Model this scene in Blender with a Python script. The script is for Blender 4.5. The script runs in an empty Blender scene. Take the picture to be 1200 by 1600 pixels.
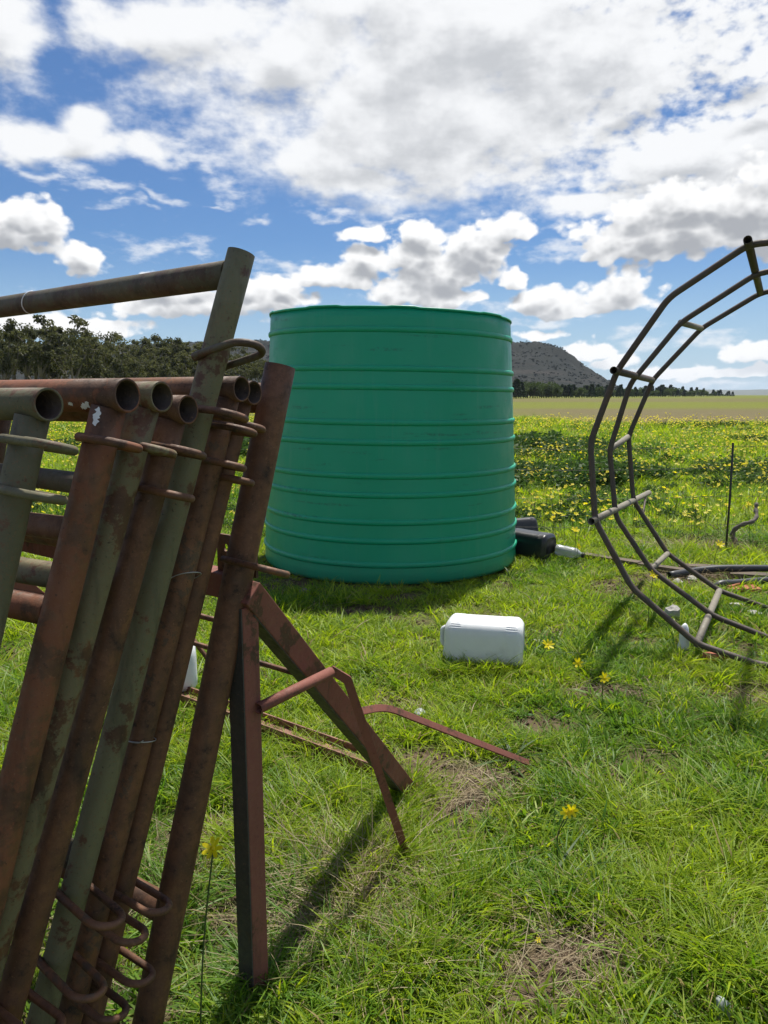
import bpy, bmesh, math, random
import numpy as np
from mathutils import Vector, Matrix

random.seed(7)
RNG = np.random.default_rng(11)
S = bpy.context.scene
COL = S.collection
PI = math.pi

# ------------------------------------------------------------------ camera, world, sun, exposure
F_PX, EYE = 1150.0, 1.55
PITCH = math.atan(183 / 1150)
CP, SP = math.cos(PITCH), math.sin(PITCH)
cam_d = bpy.data.cameras.new('camera')
cam = bpy.data.objects.new('camera', cam_d)
COL.objects.link(cam)
cam.location = (0, 0, EYE)
cam.rotation_euler = (PI / 2 - PITCH, 0, 0)
cam_d.sensor_fit = 'VERTICAL'
cam_d.sensor_height = 24.0
cam_d.lens = 24.0 * F_PX / 1600
cam_d.clip_start = 0.05
cam_d.clip_end = 20000
S.camera = cam

SUN_EL, SUN_AZ = math.radians(66), math.radians(20)      # azimuth from +Y towards +X
sun_d = bpy.data.lights.new('sun', 'SUN')
sun_d.energy = 5.0
sun_d.angle = math.radians(1.5)
sun_d.color = (1.0, 0.95, 0.86)
sun = bpy.data.objects.new('sun', sun_d)
COL.objects.link(sun)
to_sun = Vector((math.cos(SUN_EL) * math.sin(SUN_AZ), math.cos(SUN_EL) * math.cos(SUN_AZ), math.sin(SUN_EL)))
sun.rotation_euler = to_sun.to_track_quat('Z', 'Y').to_euler()
sun.location = (3, 8, 30)

S.view_settings.view_transform = 'Standard'
S.view_settings.look = 'None'
S.view_settings.gamma = 1.0
S.view_settings.exposure = 0.5
S.view_settings.use_curve_mapping = False
S.render.engine = 'CYCLES'
try:
    S.cycles.use_denoising = True
    S.cycles.denoiser = 'OPENIMAGEDENOISE'
    S.cycles.max_bounces = 6
    S.cycles.use_adaptive_sampling = True
    S.cycles.adaptive_threshold = 0.02
    S.cycles.diffuse_bounces = 2
    S.cycles.glossy_bounces = 3
    S.cycles.transmission_bounces = 5
    S.cycles.sample_clamp_indirect = 4.0
except Exception:
    pass


def pix_dir(x, y):
    u, v = (x - 600) / F_PX, (y - 800) / F_PX
    return Vector((u, CP - v * SP, -SP - v * CP))


def at(x, y, zc):
    """point seen at pixel (x, y) of the photograph, at depth zc along the lens axis"""
    return Vector((0, 0, EYE)) + pix_dir(x, y) * zc


def on_ground(x, y, z=0.0):
    d = pix_dir(x, y)
    return Vector((0, 0, EYE)) + d * ((z - EYE) / d.z)


def gdepth(y):
    return EYE / (SP + (y - 800) / F_PX * CP)


def sky_angles(x, y):
    d = pix_dir(x, y)
    return math.atan2(d.x, d.y), math.atan2(d.z, math.hypot(d.x, d.y))


# ------------------------------------------------------------------ node helpers
class NT:
    def __init__(self, tree):
        self.t = tree

    def n(self, kind, **kw):
        nd = self.t.nodes.new(kind)
        for k, v in kw.items():
            setattr(nd, k, v)
        return nd

    def put(self, sock, val):
        if isinstance(val, bpy.types.NodeSocket):
            self.t.links.new(val, sock)
        elif val is not None:
            if hasattr(sock, 'default_value'):
                try:
                    sock.default_value = val
                except Exception:
                    sock.default_value = tuple(val) + (1.0,)

    def m(self, op, a, b=None, c=None, clamp=False):
        nd = self.n('ShaderNodeMath', operation=op, use_clamp=clamp)
        self.put(nd.inputs[0], a)
        if b is not None: self.put(nd.inputs[1], b)
        if c is not None: self.put(nd.inputs[2], c)
        return nd.outputs[0]

    def v(self, op, a, b=None, scale=None):
        nd = self.n('ShaderNodeVectorMath', operation=op)
        self.put(nd.inputs[0], a)
        if b is not None: self.put(nd.inputs[1], b)
        if scale is not None: self.put(nd.inputs['Scale'], scale)
        return nd.outputs['Value'] if op in ('LENGTH', 'DOT_PRODUCT', 'DISTANCE') else nd.outputs['Vector']

    def ss(self, x, lo, hi, a=0.0, b=1.0):
        nd = self.n('ShaderNodeMapRange', interpolation_type='SMOOTHSTEP')
        for s, val in zip(nd.inputs[:5], (x, lo, hi, a, b)):
            self.put(s, val)
        return nd.outputs[0]

    def noise(self, vec, scale, detail=4, rough=0.55, dist=0.0, color=False, lac=2.0):
        nd = self.n('ShaderNodeTexNoise')
        if vec is not None: self.put(nd.inputs['Vector'], vec)
        nd.inputs['Scale'].default_value = scale
        nd.inputs['Detail'].default_value = detail
        nd.inputs['Roughness'].default_value = rough
        nd.inputs['Distortion'].default_value = dist
        nd.inputs['Lacunarity'].default_value = lac
        return nd.outputs['Color' if color else 0]

    def mix(self, f, a, b, mode='MIX'):
        nd = self.n('ShaderNodeMix', data_type='RGBA', blend_type=mode)
        self.put(nd.inputs[0], f)
        self.put(nd.inputs[6], a if isinstance(a, bpy.types.NodeSocket) else tuple(a[:3]) + (1,))
        self.put(nd.inputs[7], b if isinstance(b, bpy.types.NodeSocket) else tuple(b[:3]) + (1,))
        return nd.outputs[2]

    def sep(self, vec):
        nd = self.n('ShaderNodeSeparateXYZ')
        self.put(nd.inputs[0], vec)
        return nd.outputs

    def comb(self, x, y, z):
        nd = self.n('ShaderNodeCombineXYZ')
        for s, val in zip(nd.inputs, (x, y, z)):
            self.put(s, val)
        return nd.outputs[0]


# ------------------------------------------------------------------ sky with clouds
def build_sky():
    world = bpy.data.worlds.new('World')
    S.world = world
    world.use_nodes = True
    t = world.node_tree
    t.nodes.clear()
    N = NT(t)
    sky = N.n('ShaderNodeTexSky', sky_type='NISHITA', sun_disc=False)
    sky.sun_elevation, sky.sun_rotation = SUN_EL, SUN_AZ
    sky.air_density, sky.dust_density, sky.ozone_density = 1.0, 0.35, 2.2
    STR = 0.10
    d = N.n('ShaderNodeTexCoord').outputs['Generated']
    d = N.v('NORMALIZE', d)
    x, y, z = N.sep(d)
    az = N.m('ARCTAN2', x, y)
    el = N.m('ARCSINE', z)
    q0 = N.comb(az, el, 0.0)

    heaps = [  # cumulus seen in the photograph: px centre and half sizes
        (20, 362, 62, 36), (34, 335, 36, 26), (62, 352, 24, 16), (132, 408, 30, 24), (128, 392, 20, 18),
        (290, 482, 100, 28), (262, 458, 50, 22), (318, 455, 40, 20), (418, 474, 60, 34), (396, 446, 28, 26), (440, 452, 30, 20),
        (520, 434, 80, 20), (568, 415, 50, 20), (578, 376, 42, 17), (650, 402, 52, 40), (658, 365, 30, 22), (690, 432, 80, 30), (742, 392, 50, 34),
        (788, 352, 42, 22), (764, 374, 40, 24), (640, 458, 60, 22), (690, 468, 60, 18), (735, 466, 20, 14), (803, 438, 28, 17),
        (862, 480, 56, 22), (848, 458, 34, 22), (960, 470, 70, 28), (976, 448, 40, 22), (915, 488, 60, 14),
        (1050, 372, 125, 42), (1010, 345, 60, 34), (1090, 325, 90, 36), (1165, 318, 110, 46), (1000, 398, 76, 22), (1180, 360, 60, 36),
        (920, 546, 44, 12), (842, 522, 36, 10), (960, 560, 34, 12), (1150, 588, 70, 12), (1050, 578, 60, 10), (80, 505, 85, 16), (160, 510, 60, 16), (40, 514, 50, 12), (1190, 562, 50, 14)]
    sheets = [
        (760, 70, 560, 170), (560, 235, 200, 92), (560, 298, 130, 34), (930, 50, 240, 110), (1090, 228, 250, 52), (300, 40, 170, 62),
        (455, 85, 130, 62), (940, 300, 95, 20), (700, 180, 320, 130), (0, 28, 62, 58), (100, 212, 135, 36), (118, 178, 46, 36),
        (235, 228, 60, 26), 
        (1150, 95, 90, 26), (1010, 150, 110, 34), (1180, 160, 60, 22), (1120, 270, 160, 30)]

    wisps = [(245, 386, 75, 18), (300, 392, 40, 14), (875, 350, 45, 12), (890, 392, 80, 14), (60, 270, 90, 16), (160, 292, 90, 12), (355, 290, 26, 22), (405, 347, 26, 14),
             (520, 336, 60, 14), (200, 318, 60, 10), (330, 320, 40, 10), (940, 310, 100, 20), (1100, 520, 80, 16), (990, 530, 60, 16), (700, 470, 160, 16), (450, 420, 60, 14),
             (60, 470, 90, 16), (850, 500, 80, 14), (1130, 600, 110, 16), (300, 250, 60, 20), (240, 300, 50, 8), (610, 345, 70, 12)]

    def group(name, blobs, freq, amp, warp, stretch, det=8, rg=0.60, base=0.0, puff=0.0):
        g = bpy.data.node_groups.new(name, 'ShaderNodeTree')
        g.interface.new_socket('q', in_out='INPUT', socket_type='NodeSocketVector')
        g.interface.new_socket('d', in_out='OUTPUT', socket_type='NodeSocketFloat')
        G = NT(g)
        gi, go = G.n('NodeGroupInput'), G.n('NodeGroupOutput')
        q = gi.outputs[0]
        sc = G.v('MULTIPLY', q, (1.0, stretch, 1.0))
        w = G.noise(sc, freq * 0.45, 3, 0.55, color=True)
        w = G.v('SCALE', G.v('SUBTRACT', w, (0.5, 0.5, 0.5)), scale=warp)
        qw = G.v('ADD', q, w)
        cur = None
        for (cx, cy, rx, ry) in blobs:
            a, e = sky_angles(cx, cy)
            df = G.v('MULTIPLY', G.v('SUBTRACT', qw, (a, e, 0)), (F_PX / rx, F_PX / ry, 0))
            if base:                                    # flatter underside
                df = G.v('ADD', df, G.v('MULTIPLY', G.v('MINIMUM', df, (0, 0, 0)), (0, base, 0)))
            L = G.v('LENGTH', df)
            cur = L if cur is None else G.m('SMOOTH_MIN', cur, L, 0.22)
        f = G.noise(sc, freq, det, rg)
        if puff:                                        # cauliflower billows
            vo = G.n('ShaderNodeTexVoronoi', feature='SMOOTH_F1')
            G.put(vo.inputs['Vector'], G.v('ADD', sc, G.v('SCALE', w, scale=0.5)))
            vo.inputs['Scale'].default_value = puff
            vo.inputs['Detail'].default_value = 1.0
            vo.inputs['Smoothness'].default_value = 0.35
            f = G.m('ADD', f, G.m('MULTIPLY', G.m('SUBTRACT', 0.45, vo.outputs['Distance']), 0.32))
        D = G.m('ADD', G.m('SUBTRACT', 1.0, cur), G.m('MULTIPLY', G.m('SUBTRACT', f, 0.5), amp))
        G.put(go.inputs[0], D)
        return g

    gh = group('heap_clouds', heaps, 21.0, 1.75, 0.055, 1.3, 9, 0.58, 0.55, 48.0)
    gh_soft = group('heap_clouds_soft', heaps, 21.0, 1.5, 0.055, 1.3, 3, 0.5, 0.55, 48.0)
    gs = group('sheet_clouds', sheets, 12.0, 1.6, 0.11, 1.7, 9, 0.56)

    gw = group('wisp_clouds', wisps, 34.0, 2.6, 0.07, 2.2)

    def ev(g, q):
        nd = N.n('ShaderNodeGroup')
        nd.node_tree = g
        N.put(nd.inputs[0], q)
        return nd.outputs[0]

    # the sky outside the view: broken cloud of the same kind
    # distance from the middle of the photographed sky
    a0, e0 = sky_angles(600, 300)
    far = N.ss(N.v('LENGTH', N.v('MULTIPLY', N.v('SUBTRACT', q0, (a0, e0, 0)), (1.0, 1.15, 0))), 0.50, 0.75)
    gen = N.noise(N.v('MULTIPLY', d, (1, 1, 2.2)), 4.0, 7, 0.58)
    gen = N.m('MULTIPLY', N.m('SUBTRACT', gen, 0.50), 5.0)
    # small ripples
    rip = N.noise(N.v('MULTIPLY', q0, (1, 1.6, 1)), 60.0, 4, 0.5)

    s1 = ev(gs, q0)
    s1 = N.m('ADD', N.m('MULTIPLY', s1, N.m('SUBTRACT', 1.0, far)), N.m('MULTIPLY', gen, far))
    s1 = N.m('ADD', s1, N.m('MULTIPLY', N.m('SUBTRACT', rip, 0.5), N.ss(az, 0.05, 0.42, 0.35, 1.3)))
    s2 = ev(gs, N.v('ADD', q0, (0.012, 0.03, 0)))
    sa = N.m('MULTIPLY', N.ss(s1, -0.12, 0.55), 0.96)
    sh = N.m('ADD', N.m('MULTIPLY', s2, 0.75), N.m('MULTIPLY', N.m('SUBTRACT', s2, s1), 0.35))
    scol = N.mix(N.ss(sh, 0.15, 1.0), (0.70, 0.705, 0.71), (0.43, 0.44, 0.455))

    h1 = ev(gh, q0)
    h2 = ev(gh_soft, N.v('ADD', q0, (0.003, 0.018, 0)))
    ha = N.m('MULTIPLY', N.ss(h1, -0.36, 0.02), N.m('SUBTRACT', 1.0, far))
    hsh = N.m('ADD', N.m('MULTIPLY', h2, 1.05), N.m('MULTIPLY', h1, -0.15))
    hcol = N.mix(N.ss(hsh, -0.35, 0.75), (0.74, 0.74, 0.74), N.mix(N.ss(el, 0.03, 0.13), (0.54, 0.56, 0.59), (0.30, 0.312, 0.335)))

    base = N.mix(1.0, sky.outputs[0], (0.36, 0.505, 0.675), 'MULTIPLY')
    # pale band of thin cloud near the horizon
    base = N.mix(N.ss(el, -0.02, 0.20, 0.72, 0.0), base, tuple(c / STR for c in (0.39, 0.51, 0.62)))
    c = N.mix(sa, base, N.v('SCALE', scol, scale=1 / STR))
    wa = N.m('MULTIPLY', N.ss(ev(gw, q0), 0.0, 1.3, 0.0, 0.75), N.m('SUBTRACT', 1.0, far))
    c = N.mix(wa, c, tuple(k / STR for k in (0.68, 0.69, 0.705)))
    c = N.mix(ha, c, N.v('SCALE', hcol, scale=1 / STR))
    bg = N.n('ShaderNodeBackground')
    N.put(bg.inputs[0], c)
    bg.inputs[1].default_value = STR
    out = N.n('ShaderNodeOutputWorld')
    t.links.new(bg.outputs[0], out.inputs[0])
    try:
        world.cycles.sampling_method = 'MANUAL'
        world.cycles.sample_map_resolution = 512
    except Exception:
        pass


build_sky()

# ------------------------------------------------------------------ materials
MATS = {}


def new_mat(name):
    m = bpy.data.materials.new(name)
    m.use_nodes = True
    m.node_tree.nodes.clear()
    MATS[name] = m
    return m, NT(m.node_tree)


def finish(N, shader):
    o = N.n('ShaderNodeOutputMaterial')
    N.t.links.new(shader, o.inputs[0])


def principled(N, col, rough=0.6, bump=None, bump_d=0.002, spec=0.4, metal=0.0, **kw):
    p = N.n('ShaderNodeBsdfPrincipled')
    N.put(p.inputs['Base Color'], col if isinstance(col, bpy.types.NodeSocket) else tuple(col) + (1,))
    N.put(p.inputs['Roughness'], rough)
    p.inputs['Specular IOR Level'].default_value = spec
    p.inputs['Metallic'].default_value = metal
    for k, v in kw.items():
        N.put(p.inputs[k], v)
    if bump is not None:
        b = N.n('ShaderNodeBump')
        b.inputs['Strength'].default_value = 0.8
        b.inputs['Distance'].default_value = bump_d
        N.put(b.inputs['Height'], bump)
        N.t.links.new(b.outputs[0], p.inputs['Normal'])
    return p.outputs[0]


def rusty(name, paint, amount, rust=((0.074, 0.036, 0.020), (0.185, 0.080, 0.036), (0.020, 0.013, 0.010)), rough=0.62, scale=1.0):
    m, N = new_mat(name)
    c = N.n('ShaderNodeTexCoord').outputs['Object']
    n1 = N.noise(c, 7 * scale, 6, 0.65)
    n2 = N.noise(c, 38 * scale, 5, 0.7)
    n3 = N.noise(c, 260, 3, 0.6)
    r = N.mix(N.ss(n1, 0.35, 0.66), rust[0], rust[1])
    r = N.mix(N.ss(n2, 0.52, 0.70), r, rust[2])
    r = N.mix(N.ss(n3, 0.62, 0.75, 0, 0.5), r, (0.17, 0.10, 0.065))
    if paint:
        e = N.m('ADD', N.m('MULTIPLY', n1, 0.62), N.m('MULTIPLY', n2, 0.38))
        lo = 0.62 - amount * 0.30
        k = N.ss(e, lo, lo + 0.055)
        pn = N.mix(N.noise(c, 3.0, 3, 0.5), [x * 0.72 for x in paint], [x * 1.2 for x in paint])
        pn = N.mix(N.ss(n3, 0.56, 0.70, 0, 0.55), pn, rust[1])
        r = N.mix(k, r, pn)
    # streaks of grime that run along the pipe
    gr = N.noise(N.v('MULTIPLY', c, (22.0, 22.0, 3.0)), 1.0, 5, 0.65)
    r = N.mix(N.ss(gr, 0.52, 0.74, 0.0, 0.5), r, (0.020, 0.015, 0.012))
    pit = N.noise(c, 120 * scale, 4, 0.7)
    r = N.mix(N.ss(pit, 0.60, 0.72, 0.0, 0.75), r, (0.024, 0.015, 0.011))
    r = N.mix(N.ss(pit, 0.28, 0.40, 0.55, 0.0), r, (0.25, 0.135, 0.072))
    h = N.m('ADD', N.m('MULTIPLY', n2, 0.6), N.m('ADD', N.m('MULTIPLY', n3, 0.2), N.m('MULTIPLY', pit, 0.5)))
    finish(N, principled(N, r, N.ss(n2, 0.3, 0.7, rough - 0.10, rough + 0.18), h, 0.0016, spec=0.42))
    return m


rusty('rust_brown', (0.122, 0.056, 0.029), 0.40)
rusty('rust_red', (0.180, 0.068, 0.033), 0.48)
rusty('rust_dark', (0.095, 0.060, 0.038), 0.30)
rusty('rail_dark', (0.085, 0.075, 0.048), 0.55, rust=((0.055, 0.034, 0.022), (0.095, 0.055, 0.034), (0.022, 0.016, 0.012)))
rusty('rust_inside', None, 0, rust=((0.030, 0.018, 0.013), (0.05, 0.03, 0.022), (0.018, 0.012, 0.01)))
rusty('olive_paint', (0.108, 0.100, 0.058), 0.66)
rusty('green_paint', (0.138, 0.130, 0.070), 0.70)
rusty('olive_worn', (0.150, 0.130, 0.070), 0.58)
rusty('trestle_red', (0.20, 0.070, 0.050), 0.72, rough=0.68)
rusty('trestle_shade', (0.050, 0.046, 0.042), 0.8, rust=((0.045, 0.032, 0.026), (0.075, 0.045, 0.035), (0.026, 0.020, 0.017)))  # darkened trestle colour: paints in the shade on front-left and lower faces
rusty('feeder_steel', (0.075, 0.060, 0.050), 0.6, rust=((0.070, 0.046, 0.034), (0.11, 0.070, 0.048), (0.036, 0.027, 0.023)))
rusty('feeder_pale', (0.20, 0.18, 0.14), 0.95, rust=((0.14, 0.10, 0.07), (0.22, 0.17, 0.12), (0.09, 0.065, 0.05)))
rusty('rust_heavy', (0.26, 0.13, 0.085), 0.40, rust=((0.13, 0.06, 0.038), (0.26, 0.14, 0.09), (0.075, 0.04, 0.028)), scale=2.0)
rusty('rod_rust', None, 0)


def plain(name, col, rough=0.5, var=0.12, bump=0.0005, scale=30, spec=0.4, dirt=None, **kw):
    m, N = new_mat(name)
    c = N.n('ShaderNodeTexCoord').outputs['Object']
    a = N.noise(c, scale, 5, 0.6)
    cc = N.mix(a, [x * (1 - var) for x in col], [x * (1 + var) for x in col])
    if dirt:
        cc = N.mix(N.ss(N.noise(c, scale * 0.25, 6, 0.7), 0.52, 0.72, 0, dirt[1]), cc, dirt[0])
    finish(N, principled(N, cc, rough, a, bump, spec=spec, **kw))
    return m


plain('white_plastic', (0.66, 0.68, 0.685), 0.42, 0.06, 0.0008, 14, dirt=((0.42, 0.40, 0.33), 0.5))
plain('black_plastic', (0.016, 0.017, 0.020), 0.36, 0.3, 0.0008, 20, dirt=((0.08, 0.07, 0.06), 0.5), spec=0.5)
plain('black_pipe', (0.024, 0.026, 0.030), 0.45, 0.3, 0.0006, 20, dirt=((0.10, 0.09, 0.07), 0.5), spec=0.5)
plain('clear_plastic', (0.50, 0.53, 0.53), 0.25, 0.1, 0.001, 20, **{'Transmission Weight': 0.45})
plain('green_cap', (0.01, 0.33, 0.16), 0.4, 0.1)
plain('black_cap', (0.02, 0.02, 0.02), 0.5, 0.1)
plain('white_paint', (0.72, 0.73, 0.75), 0.7, 0.15, 0.0008, 80)
plain('galvanised', (0.42, 0.42, 0.42), 0.4, 0.2, 0.0002, 60, metal=0.7)
plain('brick_red', (0.36, 0.125, 0.07), 0.85, 0.3, 0.003, 40)
plain('soil_crumb', (0.105, 0.075, 0.050), 0.95, 0.5, 0.001, 60, spec=0.1)
plain('stone_grey', (0.33, 0.32, 0.30), 0.9, 0.3, 0.004, 25)
plain('stone_pale', (0.42, 0.40, 0.36), 0.9, 0.2, 0.003, 25)
plain('scrap_grey', (0.30, 0.33, 0.33), 0.6, 0.3, 0.002, 25)
plain('timber', (0.115, 0.088, 0.060), 0.85, 0.4, 0.003, 22, dirt=((0.06, 0.05, 0.04), 0.8))
plain('root_bark', (0.13, 0.11, 0.095), 0.9, 0.4, 0.004, 40)
plain('fence_steel', (0.05, 0.045, 0.04), 0.7, 0.3, 0.0003, 50)
plain('wire_steel', (0.05, 0.047, 0.043), 0.5, 0.3, 0.0002, 50, metal=0.5)
plain('eucalypt_bark', (0.17, 0.15, 0.125), 0.9, 0.35, 0.02, 3)
plain('pine_bark', (0.07, 0.055, 0.045), 0.9, 0.3, 0.02, 3)


def tank_material():
    m, N = new_mat('tank_green')
    tc = N.n('ShaderNodeTexCoord').outputs['Object']
    x, y, z = N.sep(tc)
    ang = N.m('ARCTAN2', x, y)
    st = N.comb(N.m('MULTIPLY', N.m('COSINE', ang), 1.6), N.m('MULTIPLY', N.m('SINE', ang), 1.6), N.m('MULTIPLY', z, 16.0))
    big = N.noise(tc, 1.3, 4, 0.5)
    base = N.mix(big, (0.001, 0.275, 0.148), (0.004, 0.335, 0.188))
    # faint vertical runs of dust
    run = N.noise(N.comb(N.m('MULTIPLY', ang, 9.0), N.m('MULTIPLY', z, 0.7), 0.0), 1.6, 5, 0.6)
    base = N.mix(N.ss(run, 0.52, 0.80, 0, 0.10), base, (0.26, 0.40, 0.32))
    # dark scuffs that lie along the hoops
    sc = N.noise(st, 1.1, 5, 0.6)
    fine = N.noise(tc, 30.0, 4, 0.7)
    k = N.m('MULTIPLY', N.ss(sc, 0.60, 0.70), N.ss(fine, 0.40, 0.60))
    base = N.mix(N.m('MULTIPLY', k, 0.5), base, (0.012, 0.05, 0.036))
    # soil splash low down
    low = N.m('MULTIPLY', N.ss(z, 0.0, 0.28, 1.0, 0.0), N.noise(tc, 9.0, 5, 0.65))
    base = N.mix(N.m('MULTIPLY', low, 0.55), base, (0.10, 0.15, 0.09))
    rg = N.ss(N.noise(tc, 6.0, 5, 0.6), 0.3, 0.7, 0.34, 0.52)
    finish(N, principled(N, base, rg, N.noise(tc, 5.0, 6, 0.6), 0.004, spec=0.42))


tank_material()


def leaf_material(name, c1, c2, trans, tw=0.45, world_scale=0.9, dry=None, gloss=0.015):
    """foliage: diffuse + light passing through, with colour changing per blade, per tuft and over the ground"""
    m, N = new_mat(name)
    g = N.n('ShaderNodeNewGeometry')
    oi = N.n('ShaderNodeObjectInfo')
    vc = N.n('ShaderNodeAttribute', attribute_name='bv')
    w = N.noise(g.outputs['Position'], world_scale, 4, 0.6)
    f = N.m('ADD', N.m('MULTIPLY', vc.outputs['Fac'], 0.60), N.m('ADD', N.m('MULTIPLY', oi.outputs['Random'], 0.30), N.m('MULTIPLY', N.m('SUBTRACT', w, 0.45), 1.1)))
    col = N.mix(N.m('MULTIPLY', f, 1.0, clamp=True), c1, c2)
    tcol = N.mix(1.0, col, trans, 'MULTIPLY')
    if dry:
        dk = N.ss(vc.outputs['Fac'], 1 - dry[1], 1 - dry[1] + 0.02)
        col = N.mix(dk, col, dry[0])
        tcol = N.mix(dk, tcol, dry[0])
    df = N.n('ShaderNodeBsdfDiffuse')
    N.put(df.inputs[0], col)
    tr = N.n('ShaderNodeBsdfTranslucent')
    N.put(tr.inputs[0], tcol)
    gl = N.n('ShaderNodeBsdfGlossy')
    gl.inputs['Roughness'].default_value = 0.5
    gl.inputs[0].default_value = (0.9, 0.9, 0.9, 1)
    a = N.n('ShaderNodeMixShader')
    a.inputs[0].default_value = tw
    N.t.links.new(df.outputs[0], a.inputs[1]); N.t.links.new(tr.outputs[0], a.inputs[2])
    b = N.n('ShaderNodeMixShader')
    b.inputs[0].default_value = gloss
    N.t.links.new(a.outputs[0], b.inputs[1]); N.t.links.new(gl.outputs[0], b.inputs[2])
    finish(N, b.outputs[0])
    return m


leaf_material('grass_green', (0.075, 0.180, 0.007), (0.345, 0.425, 0.021), (1.6, 1.55, 0.7), 0.5, 1.1, dry=((0.36, 0.28, 0.13), 0.075), gloss=0.02)
leaf_material('grass_blue', (0.045, 0.135, 0.012), (0.175, 0.285, 0.022), (1.5, 1.5, 0.8), 0.45, 1.1, dry=((0.30, 0.25, 0.13), 0.04), gloss=0.02)
leaf_material('straw', (0.20, 0.15, 0.085), (0.46, 0.39, 0.25), (1.0, 0.95, 0.8), 0.3, 2.0)
leaf_material('weed_leaf', (0.035, 0.075, 0.022), (0.075, 0.125, 0.035), (1.3, 1.4, 0.8), 0.35, 0.5)
leaf_material('petal_yellow', (0.86, 0.70, 0.006), (0.92, 0.80, 0.02), (1.0, 0.98, 0.6), 0.55, 0.5, gloss=0.02)
leaf_material('petal_pale', (0.80, 0.66, 0.05), (0.85, 0.76, 0.17), (1.0, 0.98, 0.8), 0.4, 0.3, gloss=0.02)
leaf_material('stem_green', (0.07, 0.11, 0.035), (0.11, 0.15, 0.05), (1.2, 1.3, 0.8), 0.3, 0.5)
leaf_material('eucalypt_leaf', (0.042, 0.050, 0.026), (0.112, 0.116, 0.064), (1.3, 1.3, 0.8), 0.42, 0.08, gloss=0.01)
leaf_material('pine_leaf', (0.020, 0.038, 0.020), (0.042, 0.065, 0.032), (1.2, 1.3, 0.8), 0.2, 0.03)
leaf_material('bush_leaf', (0.05, 0.075, 0.03), (0.09, 0.12, 0.04), (1.2, 1.3, 0.8), 0.25, 0.03)
leaf_material('scrub_leaf', (0.013, 0.018, 0.012), (0.023, 0.027, 0.018), (1.0, 1.0, 0.8), 0.15, 0.02, gloss=0.0)


def ground_material():
    m, N = new_mat('field_ground')
    P = N.n('ShaderNodeNewGeometry').outputs['Position']
    x, y, z = N.sep(P)
    bare = N.n('ShaderNodeAttribute', attribute_name='bare').outputs['Fac']
    n1 = N.noise(P, 1.2, 6, 0.65)
    n2 = N.noise(P, 14.0, 6, 0.7)
    n3 = N.noise(P, 90.0, 4, 0.7)
    soil = N.mix(N.ss(n2, 0.3, 0.7), (0.060, 0.042, 0.028), (0.125, 0.090, 0.060))
    soil = N.mix(N.ss(n3, 0.58, 0.72, 0, 0.7), soil, (0.30, 0.24, 0.15))
    thatch = N.mix(N.ss(n2, 0.35, 0.65), (0.055, 0.070, 0.018), (0.105, 0.120, 0.032))
    thatch = N.mix(N.ss(n3, 0.6, 0.75, 0, 0.5), thatch, (0.24, 0.20, 0.11))
    near = N.mix(bare, thatch, soil)
    # the field further off, in long bands that run across the view
    band = N.noise(N.comb(N.m('MULTIPLY', x, 0.012), N.m('MULTIPLY', y, 0.075), 0.0), 1.0, 5, 0.6)
    fine = N.noise(N.comb(N.m('MULTIPLY', x, 0.6), N.m('MULTIPLY', y, 0.22), 0.0), 1.6, 6, 0.75)
    green = N.mix(fine, (0.075, 0.100, 0.013), (0.165, 0.170, 0.028))
    yel = N.mix(fine, (0.15, 0.15, 0.03), (0.30, 0.255, 0.045))
    brown = N.mix(fine, (0.085, 0.066, 0.038), (0.165, 0.125, 0.075))
    ylow = N.m('MULTIPLY', N.ss(y, 24.0, 30.0), N.ss(y, 44.0, 56.0, 1.0, 0.0))
    field = N.mix(N.m('MULTIPLY', ylow, N.ss(band, 0.30, 0.55)), green, yel)
    # dry brown strip, wide on the right and thin on the left
    yy = N.m('ADD', y, N.m('MULTIPLY', N.m('SUBTRACT', band, 0.5), 24.0))
    wid = N.ss(N.m('ABSOLUTE', N.m('ADD', x, 4.0)), 8.0, 24.0, 0.15, 1.0)
    st = N.m('MULTIPLY', N.m('MULTIPLY', N.ss(yy, 38.0, 44.0), N.ss(yy, 74.0, 98.0, 1.0, 0.0)), wid)
    field = N.mix(N.m('MULTIPLY', st, 0.78), field, brown)
    st2 = N.m('MULTIPLY', N.ss(yy, 150.0, 180.0), N.ss(yy, 260.0, 420.0, 1.0, 0.0))
    field = N.mix(N.m('MULTIPLY', st2, 0.55), field, brown)
    flow = N.m('MULTIPLY', N.ss(N.noise(N.comb(x, N.m('MULTIPLY', y, 0.35), 0.0), 2.4, 3, 0.8), 0.60, 0.70), N.ss(y, 20.0, 40.0, 0.0, 0.6))
    flow = N.m('MULTIPLY', flow, N.ss(y, 110.0, 260.0, 1.0, 0.0))
    field = N.mix(N.m('MULTIPLY', flow, N.m('SUBTRACT', 1.0, st)), field, (0.42, 0.36, 0.05))
    col = N.mix(N.ss(y, 9.0, 24.0), near, field)
    h = N.m('ADD', N.m('MULTIPLY', n2, 0.7), N.m('MULTIPLY', n3, 0.3))
    finish(N, principled(N, col, 0.95, h, 0.02, spec=0.1))


ground_material()


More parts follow.
